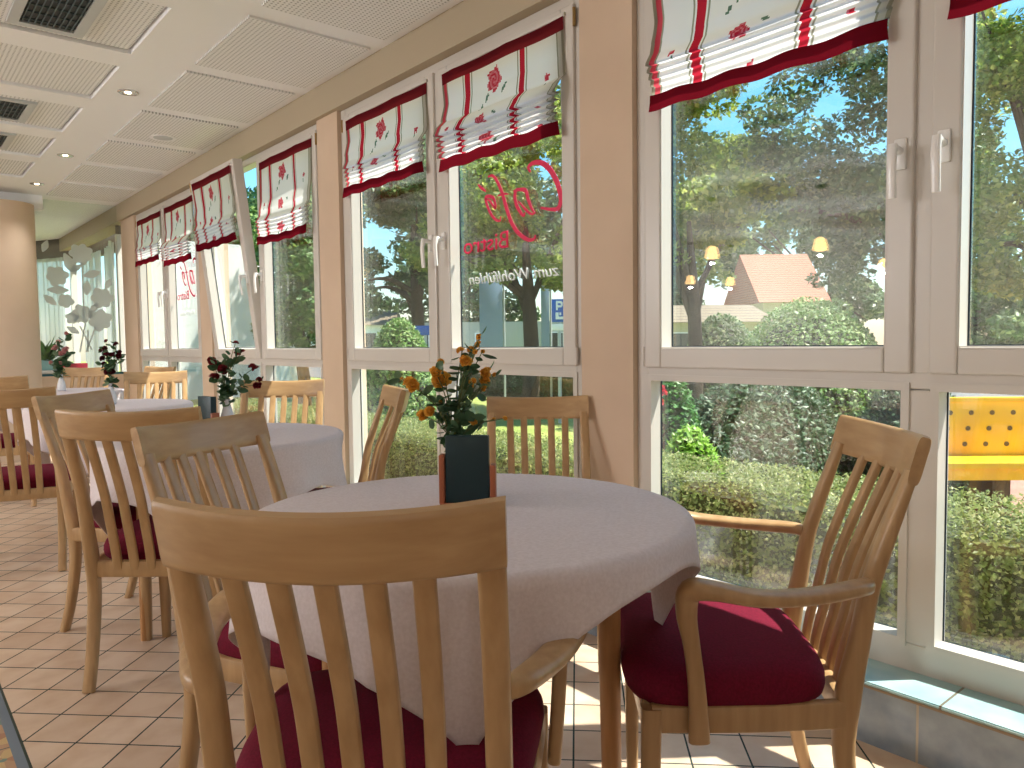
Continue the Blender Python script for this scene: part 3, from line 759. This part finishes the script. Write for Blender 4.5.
vase(1.15, 6.95, .13, 'white bud vase on the farthest table holding pale pink flowers')
spray(1.15, 6.95, TT+.125, from_crop(40, 320, 8.53, [(210,300,24),(180,310,22),(235,285,22),(150,225,20),(250,150,16),(130,270,20),(215,330,20),(180,400,16),(90,390,14)], 60, 378, 6.2),
      ((226, 168, 166), (236, 190, 184), (210, 144, 144)), 'spray of pale pink flowers with green leaves on the farthest table', 6, .065, 80)
def menu_holder(x, y, rz, label):
    t = thing('menu_holder', label, 'menu holder', (x, y, TT), rz, 'teal menus in wooden holders')
    mesh_obj('menu_card', bbox((-.046, -.012, .004), (.046, .012, .148), .0015), TEAL, t, label='dark teal menu')
    mesh_obj('base', bbox((-.058, -.02, 0), (.058, .02, .006), .001), HOLD, t)
    for s, h in ((-1, .108), (1, .086)): mesh_obj('side_post', bbox((s*.054-.006, -.016, .004), (s*.054+.006, .016, h), .002), HOLD, t)
menu_holder(.958, 1.288, -yaw-radians(3), 'dark teal menu between wooden posts in front of the orange yellow flowers')
menu_holder(.99, 3.02, -yaw-radians(38), 'dark menu in a wooden holder left of the dark red flowers on the second table')

# ------------------------------------------------------------------ glass partition and bay beyond
t = thing('glass_partition', 'clear glass screen with a frosted flower motif beside the round column', 'glass screen', (1.75, 9.18, .80))
bm = bmesh.new(); box(bm, (-.46, -.006, 0), (.392, .006, 1.83)); mesh_obj('glass_panel', bm, GLASSP, t, False)
bm = bmesh.new(); box(bm, (-.46, -.014, -.0), (.392, .014, .025)); mesh_obj('base_rail', bm, mat('teal_rail', (40, 96, 104), .4), t, False)
bm = bmesh.new()
def flat_shape(bm, pts, yy=-.008):
    a = [bm.verts.new((x, yy, z)) for x, z in pts]; b = [bm.verts.new((x, yy-.0015, z)) for x, z in pts]; n = len(a)
    bm.faces.new(a); bm.faces.new(b[::-1])
    for i in range(n): bm.faces.new((a[i], a[(i+1) % n], b[(i+1) % n], b[i]))
def PX(px, py):
    d = F+Rv*((px-512)/760)-Uv*((py-384)/760); q = 9.17/d.y; return (d.x*q-1.75, H+d.z*q-.80)
def fl(px, py, r, n=6, seed=0):
    cx, cz = PX(px, py); rr = r/760*8.6; P = []
    for i in range(60):
        a = 2*pi*i/60; k = rr*(.88+.26*abs(sin(n*a/2+seed))+.06*sin(3*a+seed)); P.append((cx+k*cos(a), cz+k*sin(a)))
    flat_shape(bm, P)
for (px, py, r, n, s) in ((81, 254, 9, 7, 0), (57, 276, 8.5, 6, 1), (66, 301, 6, 5, 2), (102, 298, 9, 6, 1.5), (100, 320, 9.5, 6, .5), (82, 314, 8, 6, 2), (72, 318, 5, 5, 1)): fl(px, py, r, n, s)
def lf(px, py, ang, L, w):
    cx, cz = PX(px, py); L = L/760*8.6; w = w/760*8.6; P = []
    for i in range(20):
        a = 2*pi*i/20; x = cos(a)*L; z = sin(a)*w*(1-.5*abs(cos(a))); P.append((cx+x*cos(ang)-z*sin(ang), cz+x*sin(ang)+z*cos(ang)))
    flat_shape(bm, P)
for q in ((70, 264, 2.0, 11, 5), (92, 274, .3, 8, 4), (58, 290, 0, 9, 4), (87, 288, 1.5, 7, 4), (94, 308, .8, 6, 3)): lf(*q)
for a, b in (((82, 262), (84, 320)), ((86, 320), (80, 352)), ((96, 326), (86, 352)), ((80, 326), (92, 350)), ((88, 330), (88, 352))):
    p, q = PX(*a), PX(*b); flat_shape(bm, [(p[0]-.008, p[1]), (p[0]+.008, p[1]), (q[0]+.008, q[1]), (q[0]-.008, q[1])])
for q in ((45, 246, 1.2, 6, 3), (76, 268, .6, 6, 3), (50, 300, 2.4, 7, 3.5), (108, 284, 1.1, 6, 3), (73, 330, 2.6, 6, 3)): lf(*q)
mesh_obj('frosted_flower_motif', bm, FROST, t, False, label='frosted white flowers')
bm = bmesh.new(); 
for zz in (1.45, .35): box(bm, (-.46, -.02, zz), (-.43, .012, zz+.08))
mesh_obj('clamp', bm, CHROME, t, False)

# curved bay: arc of white windows with sheer curtains
ARC = [(2.20, 9.45), (2.42, 10.2), (2.50, 11.0), (2.40, 11.8), (2.10, 12.6), (1.65, 13.3), (1.0, 13.9)]
arcp = smooth_path([(x, y, 0) for x, y in ARC], 10)
def ribbon(path, z0, z1, off=0, wav=0, wf=60, nz=1):
    bm = bmesh.new(); rows = []
    s = 0; n = len(path)
    for i, p in enumerate(path):
        tg = (path[min(i+1, n-1)]-path[max(i-1, 0)]).normalized(); nn = Vector((-tg.y, tg.x, 0))
        if i: s += (p-path[i-1]).length
        q = p+nn*(off+wav*sin(s*wf)+wav*.4*sin(s*wf*.37))
        rows.append([bm.verts.new((q.x, q.y, z0+(z1-z0)*k/nz)) for k in range(nz+1)])
    for i in range(n-1):
        for k in range(nz): bm.faces.new((rows[i][k], rows[i+1][k], rows[i+1][k+1], rows[i][k+1]))
    return bm
def solid(o, th_): md = o.modifiers.new('s', 'SOLIDIFY'); md.thickness = th_; md.offset = 0; return o
struct(solid(mesh_obj('wall_bay_low', ribbon(arcp, 0, .72), PLASTER), .1))
struct(solid(mesh_obj('wall_bay_top', ribbon(arcp, 2.34, CZ, .0), mat('dark_pelmet', (120, 112, 100), .7)), .08))
for i, k in enumerate((0, 12, 24, 36, 48)):
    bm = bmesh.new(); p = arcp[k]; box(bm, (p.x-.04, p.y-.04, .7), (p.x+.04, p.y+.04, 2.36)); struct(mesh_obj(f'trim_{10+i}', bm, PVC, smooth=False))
fine = smooth_path(arcp, 8)
def curtain(i0, i1, label):
    seg = fine[i0:i1]; o = mesh_obj('sheer_curtain', ribbon(seg, .80, 2.36, .14, .022, 62, 3), SHEER); tag(o, label, 'curtain', 'sheer curtains behind the glass screen')
n_ = len(fine)
curtain(int(n_*.12), int(n_*.30), 'white sheer curtain nearest the windows, right end behind the glass screen')
curtain(int(n_*.36), int(n_*.50), 'white sheer curtain in the middle behind the frosted flowers')
curtain(int(n_*.60), int(n_*.80), 'white sheer curtain left behind the glass screen')
curtain(int(n_*.84), int(n_*.99), 'white sheer curtain farthest left behind the round column')
# shelf with plants
t = thing('window_counter', 'white counter below the sheer curtains behind the glass screen', 'counter', (1.75, 10.6, 0))
mesh_obj('worktop', bbox((-.36, -.2, .80), (.36, .2, .83), .004), CERAM, t); mesh_obj('body', bbox((-.33, -.17, 0), (.33, .17, .80), .004), WALLW, t)
o = mesh_obj('box', bbox((-.16, -.06, 0), (.16, .06, .075), .005), mat('red_box', (210, 60, 84), .5)); o.location = (1.86, 10.52, .83); tag(o, 'small pink red box on the counter behind the glass screen', 'box')
o = mesh_obj('planter', bbox((-.10, -.07, 0), (.10, .07, .13), .01), mat('aqua_planter', (150, 196, 200), .4)); o.location = (1.56, 10.5, .83); tag(o, 'pale aqua planter on the counter behind the glass screen', 'planter')
rnd = random.Random(9); bm = bmesh.new()
for k in range(90):
    a = rnd.uniform(0, 6.28); d = Vector((cos(a), sin(a), rnd.uniform(.3, 1.6))); leaf_shape(bm, Vector((rnd.uniform(-.05, .05), rnd.uniform(-.04, .04), rnd.uniform(0, .12))), d, Vector((0, 0, 1)), rnd.uniform(.12, .26), .03)
GREENP = foliage_mat('house_plant_leaf', (60, 110, 50), (96, 148, 72), None, .3)
o = mesh_obj('house_plant', bm, GREENP); o.location = (1.56, 10.5, .93); tag(o, 'bushy green house plant in the aqua planter', 'plant')

# ------------------------------------------------------------------ outside
GZ = -.20
GRASS = noise_tint(mat('lawn_grass', (150, 165, 60), .9), (160, 168, 88), (126, 142, 64), 1.6, (1, 1, 1), 6)
bm = bmesh.new(); box(bm, (WX+.13, -25, GZ-.1), (60, 80, GZ)); g = mesh_obj('ground', bm, GRASS, smooth=False); tag(g, 'sunlit lawn outside the windows', 'lawn', kind='structure')
PAV = noise_tint(mat('pink_paving', (206, 168, 150), .8), (176, 134, 118), (156, 114, 100), 6)
bm = bmesh.new(); box(bm, (4.9, -12, GZ), (12.5, 4.2, GZ+.015)); struct(mesh_obj('garden_path', bm, PAV, smooth=False))
bm = bmesh.new(); box(bm, (13.2, -12, GZ), (20, 60, GZ+.015)); struct(mesh_obj('street', bm, mat('asphalt', (112, 110, 108), .8), smooth=False))

def leaf_cloud(bm, sampler, n, size, rnd, droop=0):
    for _ in range(n):
        p, nn = sampler(rnd)
        d = Vector((rnd.gauss(0, 1), rnd.gauss(0, 1), rnd.gauss(0, .7))); d = (d+nn*.35).normalized()
        u = d.cross(nn if abs(d.dot(nn)) < .9 else Vector((0, 0, 1))); 
        if u.length < 1e-4: continue
        u.normalize(); s = size*rnd.uniform(.6, 1.25)
        nrm = d.cross(u)
        a = p-d*s*.5; b = p+d*s*.5; m1 = p+u*s*.30+nrm*s*.08; m2 = p-u*s*.30+nrm*s*.08
        bm.faces.new([bm.verts.new(q) for q in (a, m1, b, m2)])
def blob_sampler(blobs):
    w = [r[3]*r[4]*r[5] for r in blobs]; w = [q**.67 for q in w]
    def f(rnd):
        cx, cy, cz, rx, ry, rz = rnd.choices(blobs, w)[0]
        v = Vector((rnd.gauss(0, 1), rnd.gauss(0, 1), rnd.gauss(0, 1))).normalized(); k = rnd.uniform(.72, 1.03)
        return Vector((cx+v.x*rx*k, cy+v.y*ry*k, cz+v.z*rz*k)), v
    return f
TL1 = foliage_mat('maple_leaf_light', (120, 146, 62), (160, 178, 84), (194, 202, 110), .5)
TL2 = foliage_mat('maple_leaf_dark', (76, 106, 66), (104, 132, 80), (146, 164, 112), .45)
TL3 = foliage_mat('conifer_green', (84, 122, 64), (116, 150, 80), (146, 172, 98), .35)
HED = foliage_mat('hedge_leaf', (118, 136, 76), (150, 160, 98), (182, 184, 126), .5)
BSH = foliage_mat('round_bush_leaf', (96, 136, 62), (132, 164, 88), (176, 194, 128), .3)
DBS = foliage_mat('dark_bush_leaf', (52, 82, 52), (74, 104, 66), (104, 130, 92), .3)
BARK = noise_tint(mat('tree_bark', (84, 72, 56), .9), (92, 80, 62), (60, 52, 42), 8, (1, 1, .2), 5, .5)
def pos(px, d): # ground point at depth d under a picture column
    l = (px-512)/760*d; return (sin(yaw)*d+R0.x*l, cos(yaw)*d+R0.y*l)
def tree(px, d, trunk_h, crown, n, size, m, label, seed, trunk_r=.14, lean=0):
    """crown: blobs relative to the trunk foot (x, y, z, rx, ry, rz), x along picture right, y depth"""
    rnd = random.Random(seed); x, y = pos(px, d)
    t = thing('tree', label, 'tree', (x, y, GZ), group='trees outside the windows')
    bl = []
    for (a, b, z, rx, ry, rz) in crown:
        cx, cy = R0.x*a+sin(yaw)*b, R0.y*a+cos(yaw)*b
        bl.append((cx, cy, z, rx, ry, rz))
    sub = []
    for (cx, cy, cz, rx, ry, rz) in bl:
        for _ in range(12):
            v = Vector((rnd.gauss(0, 1), rnd.gauss(0, 1), rnd.gauss(0, 1))).normalized(); k = rnd.uniform(.35, .85); q = rnd.uniform(.25, .42)
            sub.append((cx+v.x*rx*k, cy+v.y*ry*k, cz+v.z*rz*k, rx*q, ry*q, rz*q*.8))
    bm = bmesh.new(); leaf_cloud(bm, blob_sampler(sub), n, size, rnd); mesh_obj('foliage', bm, m, t, False)
    bm = bmesh.new(); tube(bm, [(0, 0, -.05), (.05, 0, trunk_h*.5), (lean, 0, trunk_h), (lean*1.4, .1, trunk_h*1.7)], [trunk_r*1.25, trunk_r, trunk_r*.85, trunk_r*.3], 12)
    for _ in range(6):
        b = rnd.choice(bl); z0 = rnd.uniform(trunk_h*.75, trunk_h*1.25)
        tip = Vector(b[:3])+Vector((rnd.uniform(-.5, .5)*b[3], rnd.uniform(-.5, .5)*b[4], rnd.uniform(-.3, .4)*b[5]))
        tube(bm, [(lean, 0, z0), (tip.x*.5, tip.y*.5, (z0+tip.z)/2+.2), tuple(tip)], [trunk_r*.45, trunk_r*.3, trunk_r*.1], 8)
    mesh_obj('trunk', bm, BARK, t); return t
tree(694, 12.5, 1.9, [(0, 0, 4.0, 1.8, 1.7, 1.5), (.3, .5, 5.8, 1.3, 1.4, 1.4), (-1.1, .3, 5.4, 1.5, 1.4, 1.5), (1.0, .2, 3.3, 1.0, 1.2, .8), (-1.2, 0, 2.9, 1.0, 1, .8), (.1, .4, 2.7, 1.0, .8, .6)], 26000, .12, TL1, 'light green maple with a slim trunk left of the round bush', 1, .12)
tree(915, 11.0, 2.2, [(-.2, 0, 3.9, 1.7, 1.5, 1.4), (-1.3, .3, 3.2, 1.1, 1.2, .9), (-.7, .5, 5.3, 1.2, 1.4, 1.1), (.4, 0, 6.0, 1.6, 1.4, 1.4), (-1.5, .2, 4.3, .8, 1, .8), (-.7, .2, 2.5, .8, .9, .55)], 28000, .10, TL2, 'dark green maple filling the right of the nearest upper pane', 2, .15, .2)
tree(1060, 8.6, 2.0, [(-.2, 0, 3.2, 1.4, 1.3, 1.2), (0, 0, 4.8, 1.8, 1.4, 1.5), (-.5, .1, 2.2, .9, .9, .7), (-.6, .1, 4.2, .8, .9, 1.3)], 24000, .085, TL1, 'leafy tree at the right edge above the yellow bench', 3, .14)
tree(530, 14.5, 2.0, [(0, 0, 4.0, 2.1, 1.8, 1.5), (-.9, .2, 6.2, 2.2, 2.0, 1.8), (.9, .2, 5.6, 1.8, 1.6, 1.6), (-1.2, 0, 3.0, 1.2, 1.2, .9), (.7, 0, 2.8, 1.1, 1, .8)], 28000, .13, TL1, 'bright tree behind the Café lettering', 4, .15)
tree(418, 18.0, 2.4, [(0, 0, 4.6, 2.4, 2, 2.0), (-1.2, .4, 6.5, 2.4, 2, 2), (1.2, 0, 3.2, 1.4, 1.2, 1.1), (-1.2, 0, 2.9, 1.5, 1.2, 1.1)], 24000, .16, TL2, 'dark tree behind the left pane of the middle window', 5, .16)
tree(302, 14.0, 1.0, [(0, 0, 1.8, 1.1, 1.0, 1.6), (0, 0, 3.4, 1.0, .9, 1.4), (-.2, 0, 5.0, .7, .6, 1.2)], 20000, .11, TL3, 'conical bright evergreen seen beside the tilted window', 6, .12)
tree(262, 24.0, 2.4, [(0, 0, 4.5, 2.4, 2, 2.4), (1.5, 1, 7, 2.4, 2, 2)], 10000, .22, TL2, 'distant dark tree behind the tilted window', 7, .16)
tree(204, 26.0, 2.4, [(0, 0, 4.2, 2.0, 2, 2.6)], 8000, .22, TL2, 'distant dark tree seen in the farthest window', 8, .16)
tree(830, 48.0, 3.0, [(0, 0, 8.0, 5.5, 2, 4.6), (-5, 0, 7.0, 4.5, 2, 4.6), (2, 0, 2.4, 6.5, 2, 2.8)], 17000, .42, TL2, 'broad far tree behind the tiled house roof', 9, .25)
tree(650, 44.0, 3.0, [(0, 0, 7.0, 5.5, 2, 5.2), (4, 0, 10.0, 4, 2, 4), (0, 0, 2.2, 7, 2, 2.6)], 17000, .42, TL2, 'far dark tree between the house and the middle window', 10, .22)
tree(455, 52.0, 3.0, [(0, 0, 8.0, 7, 2, 6.2), (6, 0, 9.0, 6, 2, 6), (0, 0, 2.4, 9, 2, 2.8)], 17000, .5, TL2, 'far tall tree behind the middle window', 11, .3)
tree(975, 40.0, 3.0, [(0, 0, 7.0, 6, 2, 5.2), (6, 0, 6.0, 4, 2, 4), (1, 0, 2.2, 8, 2, 2.6)], 17000, .4, TL2, 'far tree behind the mullion of the nearest window', 12, .25)

def bush(px, d, rx, ry, rz, n, size, m, label, seed, name='bush'):
    rnd = random.Random(seed); x, y = pos(px, d)
    t = thing(name, label, 'bush', (x, y, GZ), group='garden bushes')
    def smp(r):
        v = Vector((r.gauss(0, 1), r.gauss(0, 1), abs(r.gauss(0, 1)))).normalized(); k = r.uniform(.93, 1.02)
        return Vector((v.x*rx*k, v.y*ry*k, v.z*rz*k)), v
    bm = bmesh.new(); leaf_cloud(bm, smp, n, size, rnd); mesh_obj('leaves', bm, m, t, False)
    bm = bmesh.new(); bmesh.ops.create_uvsphere(bm, u_segments=24, v_segments=14, radius=1)
    for v in bm.verts: v.co = Vector((v.co.x*rx*.9, v.co.y*ry*.9, max(-.0, v.co.z)*rz*.9))
    mesh_obj('twig_core', bm, mat('bush_core_%d' % seed, (48, 64, 38), .9), t); return t
bush(808, 8.0, 1.0, .9, 1.70, 16000, .052, BSH, 'large rounded clipped bush with pale green leaves outside the nearest window', 21)
bush(400, 10.5, .55, .6, 1.62, 8000, .07, BSH, 'small rounded bush seen through the left pane of the middle window', 22)
bush(760, 6.1, 1.2, .55, 1.02, 12000, .05, DBS, 'dark green low bush behind the clipped hedge', 23)
bush(915, 6.0, .55, .5, .98, 8000, .05, DBS, 'dark green low bush right of the round bush', 24)
bush(668, 5.4, .28, .28, 1.10, 2600, .05, GREENP, 'bright green bush with red flowers at the left of the nearest lower pane', 25)
bush(690, 5.0, .25, .25, .72, 2200, .055, foliage_mat('lime_leaf', (130, 176, 60), (160, 196, 84), None, .4), 'lime green leafy plant beside the hedge', 26)
rnd = random.Random(3); x, y = pos(668, 5.1)
REDF = foliage_mat('red_petal', (206, 40, 60), (226, 70, 84), None, .2)
for k in range(8):
    bm = bmesh.new(); petal_blossom(bm, (0, 0, 0), .032, rnd); o = mesh_obj('garden_blossom', bm, REDF); o.location = (x+rnd.uniform(-.06, .16), y+rnd.uniform(.0, .2), GZ+rnd.uniform(.86, 1.06))
    tag(o, 'small red blossom on the bush left of the nearest lower pane', 'flower', 'red blossoms on the garden bush')
# clipped hedge parallel to the windows
def hedge(x0, x1, y0, y1, h, n, size, m, label, seed):
    rnd = random.Random(seed); t = thing('hedge', label, 'hedge', ((x0+x1)/2, (y0+y1)/2, GZ), group='clipped hedges')
    w, l = (x1-x0)/2, (y1-y0)/2
    A = [2*l*h, 2*w*2*l, 2*w*h]
    def smp(r):
        k = r.choices((0, 1, 2), A)[0]
        if k == 0: return Vector((-w+r.uniform(-.05, .02), r.uniform(-l, l), r.uniform(0, h))), Vector((-1, 0, .2))
        if k == 1: return Vector((r.uniform(-w, w), r.uniform(-l, l), h+r.uniform(-.02, .04))), Vector((0, 0, 1))
        return Vector((r.uniform(-w, w), -l, r.uniform(0, h))), Vector((0, -1, .2))
    bm = bmesh.new(); leaf_cloud(bm, smp, n, size, rnd); mesh_obj('leaves', bm, m, t, False)
    bm = bmesh.new(); box(bm, (-w+.05, -l+.04, 0), (w-.05, l-.04, h-.05)); mesh_obj('twig_core', bm, mat('hedge_core_%d' % seed, (70, 80, 48), .9), t, False)
hedge(2.88, 3.5, -2.5, 9.0, .63, 95000, .025, HED, 'long clipped hedge running just outside the windows', 31)
hedge(11.4, 12.1, 4.5, 17, 1.0, 14000, .07, DBS, 'dark trimmed hedge across the lawn behind the window with lettering', 32)

# yellow bench
x, y = pos(1000, 5.3)
b = thing('garden_bench', 'bright yellow garden bench of perforated planks outside the right lower pane', 'bench', (x, y, GZ), -yaw-radians(3))
bm = bmesh.new(); box(bm, (-.55, -.02, .46), (1.1, .02, .85)); bevel(bm, .006); mesh_obj('backrest', bm, YELLOWP, b)
bm = bmesh.new(); box(bm, (-.56, -.035, .838), (1.11, .03, .872)); bevel(bm, .004); mesh_obj('top_rail', bm, YELLOWP, b)
bm = bmesh.new(); box(bm, (-.58, -.36, .425), (1.13, -.0, .465)); bevel(bm, .004); mesh_obj('seat', bm, YELLOWP, b)
bm = bmesh.new(); box(bm, (-.56, -.33, .345), (1.11, -.30, .425)); mesh_obj('seat_rail', bm, YELLOWP, b, False)
for r in range(3):
    for k in range(12):
        bm = bmesh.new(); cx = -.48+.142*k+(-.02*r); M = Matrix.Translation((cx, -.0205, .765-.11*r)) @ Matrix.Rotation(pi/2, 4, 'X'); 
        bmesh.ops.create_cone(bm, cap_ends=True, segments=14, radius1=.017, radius2=.017, depth=.006, matrix=M); mesh_obj('bolt_hole', bm, HOLE, b, False)
for lx in (-.2, .75):
    bm = bmesh.new(); box(bm, (lx, -.30, 0), (lx+.12, -.02, .425)); bevel(bm, .006); mesh_obj('leg', bm, BARK, b)

# house with tiled roof
def tiles_mat(name, a, b_):
    m = mat(name, a, .8); t = NT(m); g = t.new('ShaderNodeTexCoord'); sp = t.new('ShaderNodeSeparateXYZ'); t.link(g.outputs['Object'], sp.inputs[0])
    fr = t.math('FRACT', t.math('MULTIPLY', sp.outputs[2], 9.)); w = t.math('LESS_THAN', fr, .25); nz = t.new('ShaderNodeTexNoise', i_Scale=8.); t.link(g.outputs['Object'], nz.inputs['Vector'])
    t.link(t.mix(w, t.mix(nz.outputs[0], lin(a), lin(b_)), lin(tuple(int(v*.86) for v in b_))), base_in(m)); return m
ROOF = tiles_mat('orange_roof_tiles', (184, 116, 86), (158, 92, 68)); ROOF2 = tiles_mat('weathered_roof_tiles', (140, 124, 100), (112, 98, 80))
PALE = mat('pale_yellow_render', (188, 182, 150), .85); DARKW = mat('dark_window_glass', (52, 60, 60), .2); WHITEW = mat('white_render', (244, 244, 242), .8)
def house(px, d, w, dep, h, rh, label, wall, roof, nwin, rz=0, name='house'):
    x, y = pos(px, d); t = thing(name, label, 'building', (x, y, GZ), -yaw+rz)
    bm = bmesh.new(); box(bm, (-w/2, 0, 0), (w/2, dep, h)); mesh_obj('wall', bm, wall, t, False)
    if rh:
        bm = bmesh.new(); a = [(-w/2-.3, -.4, h-.1), (w/2+.3, -.4, h-.1), (w/2+.3, dep+.4, h-.1), (-w/2-.3, dep+.4, h-.1), (-w/2-.3, dep/2, h+rh), (w/2+.3, dep/2, h+rh)]
        vs = [bm.verts.new(p) for p in a]
        for f in ((0, 1, 5, 4), (2, 3, 4, 5), (0, 4, 3), (1, 2, 5), (0, 3, 2, 1)): bm.faces.new([vs[i] for i in f])
        mesh_obj('roof', bm, roof, t, False)
    for k in range(nwin):
        cx = -w/2+w*(k+.5)/nwin; bm = bmesh.new(); box(bm, (cx-.5, -.04, h*.35), (cx+.5, .02, h*.78)); f = mesh_obj('window', bm, WHITEW, t, False)
        bm = bmesh.new(); box(bm, (cx-.43, -.05, h*.37), (cx+.43, -.035, h*.76)); mesh_obj('pane', bm, DARKW, f, False)
    return t
house(792, 34, 2.6, 5, 3.0, 2.3, 'house with an orange tiled roof behind the round bush', PALE, ROOF, 3)
house(718, 27, 3.6, 4, 2.0, .6, 'low pale building with a weathered roof left of the tiled house', PALE, ROOF2, 3, radians(6))
bush(722, 14.0, 1.0, .7, 1.75, 7000, .09, TL2, 'tall loose shrub in front of the low building behind the slim trunk', 27)
house(520, 34, 12, 4, 2.2, .0, 'grey fence like low building behind the tree with the lettering', mat('grey_render', (176, 178, 168), .85), ROOF2, 4)
house(330, 50, 8, 4, 2.6, .9, 'pale low building behind the left pane of the middle window', WHITEW, ROOF2, 3)
bm = bmesh.new(); box(bm, (0, 0, 0), (.40, .5, 3.6)); o = mesh_obj('wing_wall', bm, WHITEW, smooth=False); o.location = (2.36, 9.3, GZ); tag(o, 'sunlit white outer wall of the building seen through the farthest window', 'wall')
bm = bmesh.new(); box(bm, (0, 0, 0), (3.2, .6, 3.8)); o = mesh_obj('white_garage', bm, WHITEW, smooth=False); o.location = (5.6, 19.0, GZ); tag(o, 'white sunlit outbuilding far beyond the tilted window', 'building')

# street signs
SBLUE = mat('sign_blue', (24, 96, 190), .4)
def parking_sign(px, d, zc, w, h, label, letter=True):
    x, y = pos(px, d); t = thing('parking_sign', label, 'sign', (x, y, GZ), -yaw)
    bm = bmesh.new(); tube(bm, [(0, .02, 0), (0, .02, zc+h/2)], .03, 10, 2); mesh_obj('pole', bm, GREY, t)
    mesh_obj('sign_plate', bbox((-w/2, -.015, zc-h/2), (w/2, .0, zc+h/2), .01), SBLUE, t)
    if letter:
        bm = bmesh.new()
        box(bm, (-w*.22, -.022, zc+h*.02), (-w*.10, -.016, zc+h*.42)); box(bm, (-w*.10, -.022, zc+h*.32), (w*.16, -.016, zc+h*.42)); box(bm, (-w*.10, -.022, zc+h*.14), (w*.16, -.016, zc+h*.23)); box(bm, (w*.10, -.022, zc+h*.20), (w*.22, -.016, zc+h*.36))
        box(bm, (-w*.25, -.022, zc-h*.38), (-w*.05, -.016, zc-h*.08)); box(bm, (-w*.05, -.022, zc-h*.38), (w*.25, -.016, zc-h*.26)); box(bm, (.0, -.022, zc-h*.2), (w*.12, -.016, zc-h*.08))
        mesh_obj('symbol', bm, WHITEW, t, False)
        mesh_obj('sub_plate', bbox((-w/2, -.015, zc-h*.86), (w/2, .0, zc-h*.58), .008), WHITEW, t)
parking_sign(560, 12.0, 1.78, .24, .36, 'blue parking sign on a pole at the right of the lettered pane')
parking_sign(426, 13.5, 1.52, .36, .17, 'blue street sign plate low in the left pane of the middle window', False)
for k, (px, l) in enumerate(((546, 'narrow'), (492, 'wide'))):
    x, y = pos(px, 16.5); w = .18 if k == 0 else .5; t = thing('banner', f'{l} pale blue hanging banner beyond the lettered pane', 'banner', (x, y, GZ), -yaw, 'blue banners across the street')
    bm = bmesh.new(); tube(bm, [(w/2+.03, 0, 0), (w/2+.03, 0, 2.9)], .025, 8, 2); mesh_obj('pole', bm, GREY, t)
    mesh_obj('flag_cloth', bbox((-w/2, -.01, 1.1), (w/2, .01, 2.8), .003), mat('banner_blue_%d' % k, (150, 176, 212), .7), t)

# ------------------------------------------------------------------ light
w = bpy.data.worlds.new('sky'); SC.world = w; w.use_nodes = True; t = w.node_tree
bg = t.nodes['Background']; sk = t.nodes.new('ShaderNodeTexSky'); sk.sky_type = 'NISHITA'; sk.sun_disc = False
sundir = Vector((.47, -.36, 1)).normalized()      # towards the sun
sk.sun_elevation = math.asin(sundir.z); sk.sun_rotation = atan2(sundir.x, sundir.y)
sk.air_density = 1.0; sk.dust_density = .6; sk.ozone_density = 1.5
hs = t.nodes.new('ShaderNodeHueSaturation'); hs.inputs['Saturation'].default_value = 1.35; hs.inputs['Hue'].default_value = .475
t.links.new(sk.outputs[0], hs.inputs['Color']); t.links.new(hs.outputs[0], bg.inputs[0]); bg.inputs[1].default_value = .17
sl = bpy.data.lights.new('sun', 'SUN'); sl.energy = 8.0; sl.angle = radians(.6); sl.color = (1, .95, .86)
so = bpy.data.objects.new('sun', sl); COL.objects.link(so); so.rotation_euler = sundir.to_track_quat('Z', 'Y').to_euler(); so.location = (8, -6, 12)
SC.view_settings.view_transform = 'Standard'; SC.view_settings.look = 'None'; SC.view_settings.gamma = 1; SC.view_settings.use_curve_mapping = False
SC.view_settings.exposure = .8
